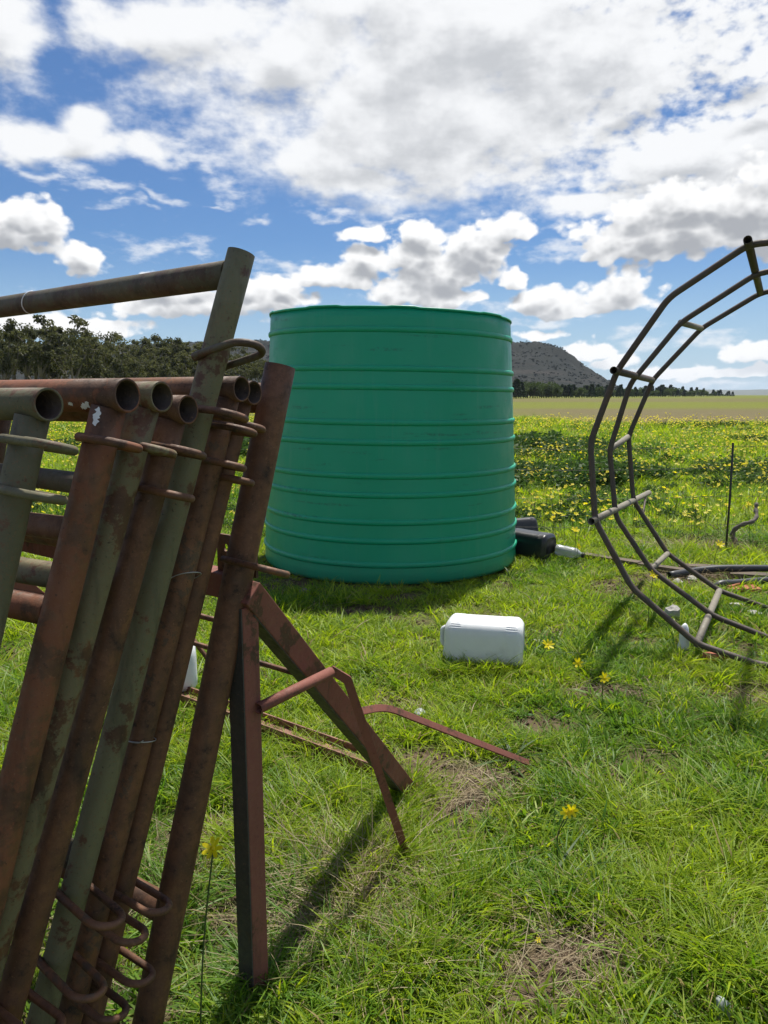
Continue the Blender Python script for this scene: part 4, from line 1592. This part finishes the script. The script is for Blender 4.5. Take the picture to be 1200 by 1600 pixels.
# ------------------------------------------------------------------ red trestle
def build_trestle():
    base = at(398, 1548, gdepth(1548)); base.z = 0
    th = math.radians(36)
    bd = Vector((-math.cos(th), math.sin(th), 0))        # along the beam, away from us
    H = 1.10
    T = Thing('steel_trestle', 'red-brown steel trestle with a vertical front leg and a slanting rear leg', 'trestle', base)
    top = Vector((base.x, base.y, H))
    n2 = Vector((bd.y, -bd.x, 0))
    s_ = .053
    rear_top = top + Vector((0.01, .0, -.022))
    zc = gdepth(1238)
    rear_foot = at(632, 1238, zc); rear_foot.z = 0.02
    L = 1.55
    for k, off in enumerate((Vector((0, 0, 0)), bd * L)):
        lo, hi = base + off - Vector((0, 0, .03)), top + off + Vector((0, 0, -.05))
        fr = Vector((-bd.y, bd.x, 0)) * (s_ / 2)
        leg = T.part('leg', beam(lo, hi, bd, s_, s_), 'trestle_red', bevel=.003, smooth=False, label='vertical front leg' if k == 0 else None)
        T.part('web_or_shade_plate', beam(lo + fr * 1.06, hi + fr * 1.06, bd, s_ - .002, .004), 'trestle_shade', under=leg, smooth=False)  # thin dark sheet over the leg: paints the shade of its front-left side
        d_ = (rear_foot - rear_top).normalized()
        q0, q1 = rear_top + off - d_ * .015, rear_foot + off
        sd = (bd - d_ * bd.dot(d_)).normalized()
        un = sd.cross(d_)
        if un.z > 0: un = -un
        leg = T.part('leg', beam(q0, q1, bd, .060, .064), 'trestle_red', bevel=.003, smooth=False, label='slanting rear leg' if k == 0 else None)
        T.part('web_or_shade_plate', beam(q0 + un * .0332 + d_ * .05, q1 + un * .0332 - d_ * .01, bd, .056, .004), 'trestle_shade', under=leg, smooth=False)  # dark sheet added below the slanting leg, standing in for underside shade
    T.part('beam', beam(top + Vector((0, .0, -.005)) - bd * .0 + bd * .035, top + bd * (L + .05) + Vector((0, 0, -.005)), Vector((0, 0, 1)), .062, .055), 'trestle_red', bevel=.004, smooth=False)
    # bright cut edge at the corner
    # locating plates on the beam
    def plate(c, w, h, th_):
        """upright flat bar with two holes"""
        ax = bd; up = Vector((0, 0, 1)); nn = ax.cross(up).normalized()
        V, Fc = [], []
        cells = [(h - w / 2 * 1.0 - k * w * 1.05) for k in range(2)]
        NS = 16
        def pt(a, b, s): return c + ax * a + up * b + nn * s
        for s in (-th_ / 2, th_ / 2):
            for zc_ in cells:
                b0 = len(V)
                for k in range(NS):
                    a = 2 * PI * k / NS
                    x, y = math.cos(a), math.sin(a)
                    m_ = max(abs(x), abs(y))
                    V.append(pt(x / m_ * w / 2, zc_ + y / m_ * w * .525, s))
                    V.append(pt(x * w * .16, zc_ + y * w * .16, s))
                for k in range(NS):
                    k2 = (k + 1) % NS
                    f = (b0 + 2 * k, b0 + 2 * k2, b0 + 2 * k2 + 1, b0 + 2 * k + 1)
                    Fc.append(f if s > 0 else f[::-1])
        half = len(V) // 2
        for zi in range(2):
            for k in range(NS):
                k2 = (k + 1) % NS
                o = zi * NS * 2
                Fc.append((o + 2 * k + 1, o + 2 * k2 + 1, half + o + 2 * k2 + 1, half + o + 2 * k + 1))
                Fc.append((o + 2 * k2, o + 2 * k, half + o + 2 * k, half + o + 2 * k2))
        return V, Fc
    def beam_pt(px):
        best = min((abs((600 + F_PX * q.x / (q.y * CP - (q.z - EYE) * SP)) - px), k) for k in range(160) for q in [top + bd * (k * .01)])
        return best[1] * .01
    pl = T.part('locating_plate', plate(top + bd * beam_pt(357) + Vector((0, 0, .024)), .060, .092, .008), 'rust_dark', smooth=False)
    T.part('locating_plate', plate(top + bd * .02 + Vector((.03, .04, .02)), .04, .07, .008), 'rust_dark', smooth=False)
    # pipe strut between the legs
    p1 = at(517, 1050, 2.03)
    p0 = at(403, 1107, 1.80)
    T.part('pipe_strut', tube([p0, p0.lerp(p1, .5), p1], .0145, 20, hollow=.003), 'trestle_red')
    # flat bars
    def strap(pts, w, h, side, rad):
        P = round_corners(pts, rad, 5)
        V, Fc = [], []
        for i, p in enumerate(P):
            d = (P[min(i + 1, len(P) - 1)] - P[max(i - 1, 0)]).normalized()
            s1 = Vector(side); s1 = (s1 - d * s1.dot(d)).normalized()
            u = s1.cross(d)
            for a, b in ((-1, -1), (1, -1), (1, 1), (-1, 1)):
                V.append(p + s1 * (a * w / 2) + u * (b * h / 2))
        for i in range(len(P) - 1):
            for k in range(4):
                Fc.append((i * 4 + k, i * 4 + (k + 1) % 4, i * 4 + 4 + (k + 1) % 4, i * 4 + 4 + k))
        Fc += [(3, 2, 1, 0), tuple((len(P) - 1) * 4 + k for k in range(4))]
        return V, Fc
    foot = at(638, 1343, gdepth(1343) - .01)
    T.part('flat_bar', strap([at(516, 1046, 2.105), at(543, 1062, 2.13), foot], .026, .008, (1, .25, .1), .004), 'trestle_red', smooth=False, bevel=.0015)
    e = at(826, 1192, gdepth(1192) - .05)
    T.part('flat_bar', strap([at(560, 1112, 2.45), at(602, 1104, 2.55), e], .026, .008, (.4, 1, .3), .06), 'trestle_red', smooth=False, bevel=.0015)
    # thin rods between the rear legs
    def on_rear(y):
        best = None
        for k in range(200):
            q = rear_top.lerp(rear_foot, k / 199)
            d = abs(project_y(q) - y)
            if best is None or d < best[0]: best = (d, q)
        return best[1]
    for y in (995, 1062, 930):
        q = on_rear(y)
        T.part('tie_rod', tube([q - bd * .0, q + bd * L], .0085, 8), 'rod_rust')
    q1 = at(385, 1110, 2.9); q0 = at(250, 930, 2.9)
    T.part('tie_rod', tube([q0, q1], .009, 8), 'rod_rust')
    # rusty channel in the grass behind
    a = on_ground(268, 1090); b = on_ground(592, 1210)
    d = (b - a).normalized(); sd = Vector((-d.y, d.x, 0))
    up = Vector((0, 0, 1))
    o = Vector((0, 0, .045))
    Cn = Thing('steel_channel', 'heavily rusted steel channel lying in the grass behind the trestle', 'steel channel', a)
    Cn.part('web_or_shade_plate', box((a + b) / 2 + Vector((0, 0, .030)), d, sd, up, (b - a).length / 2, .042, .005), 'rust_heavy', smooth=False, bevel=.002)
    for sg, nm in ((-1, 'flange'), (1, 'flange')):
        Cn.part(nm, box((a + b) / 2 + sd * sg * .045 + Vector((0, 0, .036)), d, sd, up, (b - a).length / 2, .0045, .030), 'rust_heavy', smooth=False, bevel=.002)


build_trestle()


# ------------------------------------------------------------------ round bale feeder on its side
def build_feeder():
    k = 0.905
    c = Vector((2.534 * k, 4.375 * k, 1.55 + (1.144 - 1.55) * k))
    yaw, pit, R, ph = .521, -.037, 1.311 * k, .331
    offs = (0.0, .675 * k, 1.461 * k)
    n = Vector((math.sin(yaw) * math.cos(pit), math.cos(yaw) * math.cos(pit), math.sin(pit)))
    r = Vector((math.cos(yaw), -math.sin(yaw), 0)); u = r.cross(n); u = u if u.z > 0 else -u
    seen = [[(1170, 382), (1045, 465), (964, 580), (922.5, 691), (929.5, 812), (987, 918), (1089, 1006), (1184, 1038)],
            [(1181.5, 428), (1063.6, 504), (985, 599), (952.6, 703), (962, 807), (1017, 890), (1114, 962), None],
            [None, (1096, 513), (1019.6, 594), (982, 682), (989.6, 782), (1043, 865), (1124, 923), None]]
    T = Thing('bale_feeder', 'dark steel round bale feeder of three bent pipe hoops, lying on its side', 'bale feeder', (c.x, c.y, 0))
    hoops = []
    cams = Vector((0, 0, EYE))
    for h in range(3):
        pts = []
        for i in range(16):
            a = ph + i * 2 * PI / 16
            p = c + n * offs[h] + (u * math.cos(a) - r * math.sin(a)) * R
            s_ = seen[h][i] if i < 8 else None
            if s_:
                d = pix_dir(*s_)
                t = (c + n * offs[h] - cams).dot(n) / d.dot(n)
                p = cams + d * t
            else:
                p.z = max(p.z, 0.0)
            pts.append(p)
        hoops.append(pts)
        rad = (.0190, .0182, .0182)[h]
        # rounded bends, closed
        P = []
        for i in range(16):
            q0, q, q1 = pts[i - 1], pts[i], pts[(i + 1) % 16]
            e = .055
            a_, b_ = q + (q0 - q).normalized() * e, q + (q1 - q).normalized() * e
            for j in range(5):
                t = j / 4
                P.append(a_ * (1 - t) ** 2 + q * 2 * t * (1 - t) + b_ * t * t)
        T.part('hoop', tube(P, rad, 16, closed=True), 'feeder_steel')
    for i in range(16):
        a, b, d = hoops[0][i], hoops[1][i], hoops[2][i]
        dr = (d - a).normalized()
        if i % 2 == 0:
            e0 = .10 if i in (2, 4, 0) else .0
            e1 = .75 if i == 4 else 0
            T.part('spacer', tube([a - dr * e0, a.lerp(d, .5), d + dr * e1], .0225, 16, hollow=.003), 'feeder_pale' if i in (4, 6) else 'feeder_steel', label='long pale spacer pipe' if i in (4, 6) else None)
        else:
            T.part('spacer', tube([b, d], .020, 14), 'feeder_pale', label=None)
    d = hoops[2][4]; dr = (hoops[2][4] - hoops[0][4]).normalized()
    T.part('brace', tube([d + dr * .60, hoops[2][4].lerp(hoops[2][5], .28)], .008, 8), 'feeder_steel')


build_feeder()


# ------------------------------------------------------------------ cans, bottles, small things in the grass
def jerrycan(name, label, centre, axis, roll, mat, scale=1.0, cap_mat='black_cap', group=None):
    L, a, b = .44 * scale, .138 * scale, .140 * scale
    axis = Vector(axis).normalized()
    side = Vector((axis.y, -axis.x, 0)).normalized()
    up = side.cross(axis); up = up if up.z > 0 else -up
    side, up = (side * math.cos(roll) + up * math.sin(roll)), (up * math.cos(roll) - side * math.sin(roll))
    centre = Vector(centre)
    NA, NL = 128, 56
    V, Fc = [], []
    for j in range(NL + 1):
        t = -1 + 2 * j / NL
        # bottom (t=+1) rounded, shoulder (t=-1) tapered to the neck side
        e = 1 - .20 * max(0, (abs(t) - .82) / .18) ** 2.2
        if t < -.80: e *= 1 - .10 * ((-.80 - t) / .20) ** 1.3
        waist = -.012 * (1 - sstep(np.array(abs(t)), .52, .60))
        for i in range(NA):
            th = 2 * PI * i / NA
            c_, s_ = math.cos(th), math.sin(th)
            p = 2 / 3.9
            x = abs(c_) ** p * math.copysign(1, c_); y = abs(s_) ** p * math.copysign(1, s_)
            k = e + waist
            corner = math.exp(-((abs(math.sin(2 * th)) - 1) / .22) ** 2)
            zone = math.exp(-((abs(t) - .72) / .13) ** 4)
            k *= 1 - .034 * corner * zone * (0.5 + .5 * math.cos(th * 40))
            V.append(centre + axis * (t * L / 2) + side * (x * a * k) + up * (y * b * k))
    for j in range(NL):
        for i in range(NA):
            i2 = (i + 1) % NA
            Fc.append((j * NA + i, j * NA + i2, (j + 1) * NA + i2, (j + 1) * NA + i))
    # end faces, slightly dished
    for j, sg in ((0, -1), (NL, 1)):
        ring = [V[j * NA + i] for i in range(NA)]
        b0 = len(V)
        cc = centre + axis * (sg * L / 2)
        for f, dp in ((.90, .006), (.80, -.010), (.0, -.012)):
            if f:
                V += [cc + (q - cc) * f + axis * (sg * dp * scale) for q in ring]
            else:
                V.append(cc + axis * (sg * dp * scale))
        prev = j * NA
        for lv in range(2):
            cur = b0 + lv * NA
            for i in range(NA):
                i2 = (i + 1) % NA
                f = (prev + i, prev + i2, cur + i2, cur + i)
                Fc.append(f if sg > 0 else f[::-1])
            prev = cur
        apex = b0 + 2 * NA
        for i in range(NA):
            f = (prev + i, prev + (i + 1) % NA, apex)
            Fc.append(f if sg > 0 else f[::-1])
    T = Thing(name, label, 'jerrycan', (centre.x, centre.y, max(0, centre.z - b)), group)
    T.part('body', (V, Fc), mat)
    e = centre - axis * (L / 2)
    hp = [e + up * (b * .50) + axis * .03, e + up * (b * .42) - axis * .020, e + up * (b * .1) - axis * .026, e - up * (b * .22) - axis * .020, e - up * (b * .3) + axis * .03]
    T.part('handle', tube(bezier_smooth(hp, 4), .016 * scale, 12), mat)
    cp = e - up * (b * .62)
    T.part('cap', tube([cp + axis * .01, cp - axis * .004, cp - axis * .016, cp - axis * .019], [.030 * scale, .030 * scale, .029 * scale, .024 * scale], 20), cap_mat)
    return T


def bottle(name, label, cat, p0, p1, r, mat, cap_mat):
    p0, p1 = Vector(p0), Vector(p1)
    T = Thing(name, label, cat, (p0.x, p0.y, 0))
    prof = [(0, .75), (.03, .95), (.12, 1), (.3, .94), (.33, 1), (.5, .95), (.53, 1), (.68, 1), (.80, .72), (.88, .42), (.92, .40)]
    T.part('body', tube([p0.lerp(p1, t) for t, _ in prof], [r * k for _, k in prof], 20), mat)
    T.part('cap', tube([p0.lerp(p1, t) for t in (.905, .99, 1.0)], [r * .47, r * .47, r * .38], 14), cap_mat)
    return T


def build_small_things():
    # white can in the middle
    c = at(757, 1004, gdepth(1049) + .12); c.z = .132
    jerrycan('jerrycan', 'white plastic jerrycan lying on its side in the grass before the green tank', c, (.975, -.22, 0), .06, 'white_plastic', 1.0, 'white_plastic')
    # black cans beside the tank
    c = at(828, 852, 7.02); c.z = .135
    jerrycan('jerrycan', 'black plastic jerrycan lying beside the right foot of the green tank', c, (.78, -.62, -.03), .05, 'black_plastic', .98)
    c = at(806, 832, 7.75); c.z = .135
    jerrycan('jerrycan', 'black plastic can half hidden behind the other black can and the tank', c, (.93, .36, 0), .3, 'black_plastic', .95)
    # pale can behind the panels
    c = at(236, 1030, 3.85); c.z = .14
    jerrycan('jerrycan', 'pale plastic can on the grass behind the stacked pipe panels', c, (.95, .3, 0), .1, 'white_plastic', 1.0, 'white_plastic')
    bottle('plastic_bottle', 'clear plastic bottle with a black cap lying next to the black can', 'bottle', at(868, 858, 6.95), at(913, 868, 6.85), .052, 'clear_plastic', 'black_cap')
    g = on_ground(52, 752)
    bottle('plastic_bottle', 'clear bottle with a bright green cap seen through the gap between the panels', 'bottle', at(55, 749, gdepth(755)), at(100, 743, gdepth(755)), .055, 'clear_plastic', 'green_cap')
    # black water pipes on the right
    def gp(px, py, z=.03): return on_ground(px, py, z)
    for lab, pts, r in (('black plastic water pipe lying across the rubbish on the right, the farther of two', [gp(1045, 899, .05), gp(1085, 892, .06), gp(1130, 888, .075), gp(1200, 888, .07), gp(1300, 889, .04)], .030),
                        ('black plastic water pipe on the right nearer the bale feeder, its cut end bent up', [gp(1118, 917, .03), gp(1128, 912, .055), gp(1150, 911, .05), gp(1200, 907, .05), gp(1300, 903, .04)], .030)):
        P = bezier_smooth(pts, 5)
        single('water_pipe', lab, 'pipe', tube(P, r, 16, hollow=.004), 'black_pipe', (pts[0].x, pts[0].y, 0))
    # boards
    for lab, a, b, w in (('dark weathered board lying left of the bale feeder, nearest the clear bottle', (912, 866), (1000, 880), .10),
                         ('weathered board under the black pipes, leftmost piece beside the feeder hoop', (990, 880), (1080, 893), .09),
                         ('brown board lying beneath the farther black pipe', (1060, 884), (1150, 888), .11),
                         ('grey board at the right edge between the two black pipes', (1140, 896), (1230, 901), .12)):
        p, q = on_ground(*a, .035), on_ground(*b, .045)
        single('timber_board', lab, 'board', beam(p, q, Vector((q.y - p.y, p.x - q.x, 0)).normalized(), w, .028), 'timber', (p.x, p.y, 0), 'boards in the rubbish by the feeder', smooth=False, bevel=.004)
    # broken bricks and stones
    def stone(lab, px, py, rx, ry, rz, mat, name='stone', cat='stone', seed=1):
        g = on_ground(px, py)
        single(name, lab, cat, lump((g.x, g.y, rz * .55), rx, ry, rz, seed), mat, g, smooth=False)
    def stone_s(lab, px, py, rx, ry, rz, mat, name, cat, seed):
        g = on_ground(px, py)
        single(name, lab, cat, lump((g.x, g.y, rz * .7), rx, ry, rz, seed, 3), mat, g)

    def brick(lab, px, py, L, W_, h, yaw):
        g = on_ground(px, py)
        d = Vector((math.cos(yaw), math.sin(yaw), .06)); s_ = Vector((-math.sin(yaw), math.cos(yaw), 0))
        V, Fc = box((g.x, g.y, h * .5 + .012), d, s_, Vector((0, 0, 1)), L / 2, W_ / 2, h / 2)
        V = [v + Vector((random.uniform(-.012, .012), random.uniform(-.012, .012), random.uniform(-.004, .006))) for v in V]
        single('brick_piece', lab, 'brick', (V, Fc), 'brick_red', g, smooth=False, bevel=.006)
    brick('flat orange-red tile piece lying under the nearer black pipe', 1160, 924, .24, .13, .028, -.15)
    brick('broken orange tile beside the larger orange piece, nearer the feeder', 1140, 921, .14, .10, .04, .4)
    brick('small red brick chip in front of the lowest feeder pipe', 1116, 1034, .12, .06, .04, .1)
    stone('grey stone in the grass inside the lower feeder hoops', 1050, 968, .05, .045, .07, 'stone_grey', seed=2)
    stone('pale stone among the boards right of the feeder spacer', 1058, 911, .045, .035, .025, 'stone_pale', seed=3)
    stone('pinkish pale stone just right of the white stone by the boards', 1080, 906, .05, .035, .022, 'stone_pale', seed=4)
    stone('small grey stone near the right edge above the lowest hoop', 1180, 962, .05, .05, .025, 'stone_grey', seed=5)
    stone('flat pale stone in the grass below the nearer black pipe', 1150, 948, .075, .05, .02, 'stone_pale', seed=6)
    stone_s('white crumpled plastic piece standing behind the foot of the nearest feeder hoop', 1068, 1018, .036, .032, .085, 'white_plastic', 'plastic_scrap', 'plastic scrap', 7)
    stone_s('small crumpled clear plastic cup on the grass above the flat bar', 656, 1120, .030, .026, .022, 'clear_plastic', 'plastic_scrap', 'plastic scrap', 8)
    stone('pale paper scrap in the grass right of the white jerrycan', 842, 1003, .05, .03, .012, 'stone_pale', 'paper_scrap', 'paper scrap', 9)
    stone_s('grey weathered plastic scrap at the bottom right of the grass', 1128, 1588, .022, .03, .03, 'scrap_grey', 'plastic_scrap', 'plastic scrap', 10)
    stone('brown clod of earth in the shade before the tank', 478, 928, .05, .05, .03, 'root_bark', 'earth_clod', 'clod', 11)
    # twisted root by the fence
    zc = gdepth(856)
    pts = [at(1155, 858, zc), at(1153, 848, zc), at(1148, 838, zc), at(1150, 826, zc), at(1160, 817, zc), at(1172, 813, zc), at(1181, 806, zc), at(1184, 796, zc), at(1187, 787, zc)]
    pts = [p + Vector((0, .06 * math.sin(i), 0)) for i, p in enumerate(pts)]
    P = bezier_smooth(pts, 4)
    single('twisted_root', 'twisted grey branch sticking out of the ground behind the black pipes', 'branch', tube(P, list(np.linspace(.026, .017, len(P)) + .004 * np.sin(np.arange(len(P)) * 1.7)), 9), 'root_bark', (pts[0].x, pts[0].y, 0))
    # strap-leaved bulb plants
    def strap_plant(lab, px, py, h, n, seed):
        g = on_ground(px, py)
        me = blades('leaves', n, .03, h * .7, h, .012, .45, 1.1, 'weed_leaf', seed, 8)
        o = bpy.data.objects.new('strap_leaf_plant', me)
        COL.objects.link(o); o.location = g
        o['label'], o['category'] = lab, 'plant'
    strap_plant('dark arching strap-leaved plant at the right end of the white jerrycan', 828, 1030, .24, 7, 5)
    strap_plant('dark arching leaves in the grass below the middle feeder hoop', 1060, 1002, .22, 4, 6)
    strap_plant('curved dark leaves by the right foot of the tank', 797, 902, .26, 5, 7)
    strap_plant('pale strap-leaved clump under the end of the flat bar', 800, 1190, .17, 22, 8)
    strap_plant('dark upright blades among the grass left of the feeder board', 880, 884, .24, 6, 9)
    strap_plant('dark upright stalk plant in the grass below the yellow pair of flowers', 856, 1395, .19, 4, 10)
    me = blades('leaves', 4, .01, .10, .16, .055, 1.1, .4, 'grass_blue', 3, 6)
    o = bpy.data.objects.new('broad_leaf_plant', me); COL.objects.link(o)
    o.location = on_ground(285, 1618); o['label'], o['category'] = 'pale broad-leaved plant at the bottom edge beside the rightmost leaning post', 'plant'

    # single flowers on this side of the fence
    yellow_daisy('yellow flower on a tall stem between the leaning post and the red leg', (333, 1326), (312, 1640), .026, 7, (.75, -.1))
    yellow_daisy('bright yellow flower right of the white jerrycan, the highest of three in a row', (856, 1008), (835, 1046), .038, 8, (.7, .2))
    yellow_daisy('yellow flower in the middle of the row running down from the white jerrycan', (903, 1036), (905, 1062), .030, 6, (1.0, -.4))
    yellow_daisy('yellow flower lowest of the row right of the white jerrycan', (945, 1060), (942, 1100), .030, 7, (.9, -.5))
    yellow_daisy('pair of yellow flowers on one dark stem in the lower middle of the lawn', (886, 1270), (872, 1350), .024, 6, (1.1, -.3), extra=[(.016, .008)])
    yellow_daisy('tiny yellow flower close to the ground on the bare earth in the foreground', (841, 1469), (843, 1482), .010, 6, (.6, 0))
    yellow_daisy('yellow flower in front of the middle feeder hoop at its lower bend', (1021, 899), (1012, 975), .036, 7, (.8, .2))
    yellow_daisy('yellow flower before the fence post above the black pipes', (1124, 851), (1116, 890), .045, 7, (.7, .1))
    yellow_daisy('upper of two yellow flowers between the tank and the feeder', (899, 829), (897, 880), .042, 6, (.5, .1))
    yellow_daisy('lower of two yellow flowers right above the clear bottle', (903, 854), (900, 884), .038, 6, (1.0, .8))


build_small_things()


# ------------------------------------------------------------------ fence
def build_fence():
    zc = gdepth(858)
    p = on_ground(1134, 858)
    fy = p.y
    T = Thing('wire_fence', 'thin wire fence with slim dark posts between the yard and the flower field', 'fence', p)
    for k in range(-4, 4):
        x = p.x + k * 3.05
        h = (at(1134, 690, zc).z) if k == 0 else random.uniform(1.0, 1.12)
        T.part('post', tube([(x, fy, -.1), (x + .004, fy, h * .5), (x - .006, fy, h)], .011, 8), 'fence_steel')
    for z in (.26, .55, .84, 1.05):
        pts = []
        for k in range(60):
            x = p.x - 4 * 3.05 + k * 7 * 3.05 / 59
            sag = .035 * abs(math.sin(PI * (x - p.x) / 3.05))
            pts.append(Vector((x, fy - .014, z - sag)))
        T.part('wire', tube(pts, .0017, 5), 'wire_steel')
        if z < .6:
            gs = []
            for k in range(150):
                x = p.x - 3.6 * 3.05 + k * .135
                sag = .035 * abs(math.sin(PI * (x - p.x) / 3.05))
                c = Vector((x, fy - .014, z - sag))
                a = random.uniform(0, 3)
                v = Vector((.3, math.cos(a), math.sin(a))) * .016
                gs.append(tube([c - v, c + v], .0017, 3))
            b = T.part('barbs', join(*gs), 'wire_steel')
            b['kind'] = 'stuff'


build_fence()


# ------------------------------------------------------------------ air
def build_haze():
    m, N = new_mat('thin_haze')
    v = N.n('ShaderNodeVolumePrincipled')
    v.inputs['Color'].default_value = (0.74, 0.85, 1.0, 1)
    v.inputs['Density'].default_value = HAZE
    v.inputs['Anisotropy'].default_value = 0.2
    o = N.n('ShaderNodeOutputMaterial')
    N.t.links.new(v.outputs[0], o.inputs['Volume'])
    V, Fc = box((0, 4800, 84), (1, 0, 0), (0, 1, 0), (0, 0, 1), 12500, 6600, 90)
    me = mesh_from('haze', V, Fc, 'thin_haze', False)
    o = bpy.data.objects.new('haze', me)
    COL.objects.link(o)
    o['kind'] = 'stuff'


HAZE = 0.00005
build_haze()
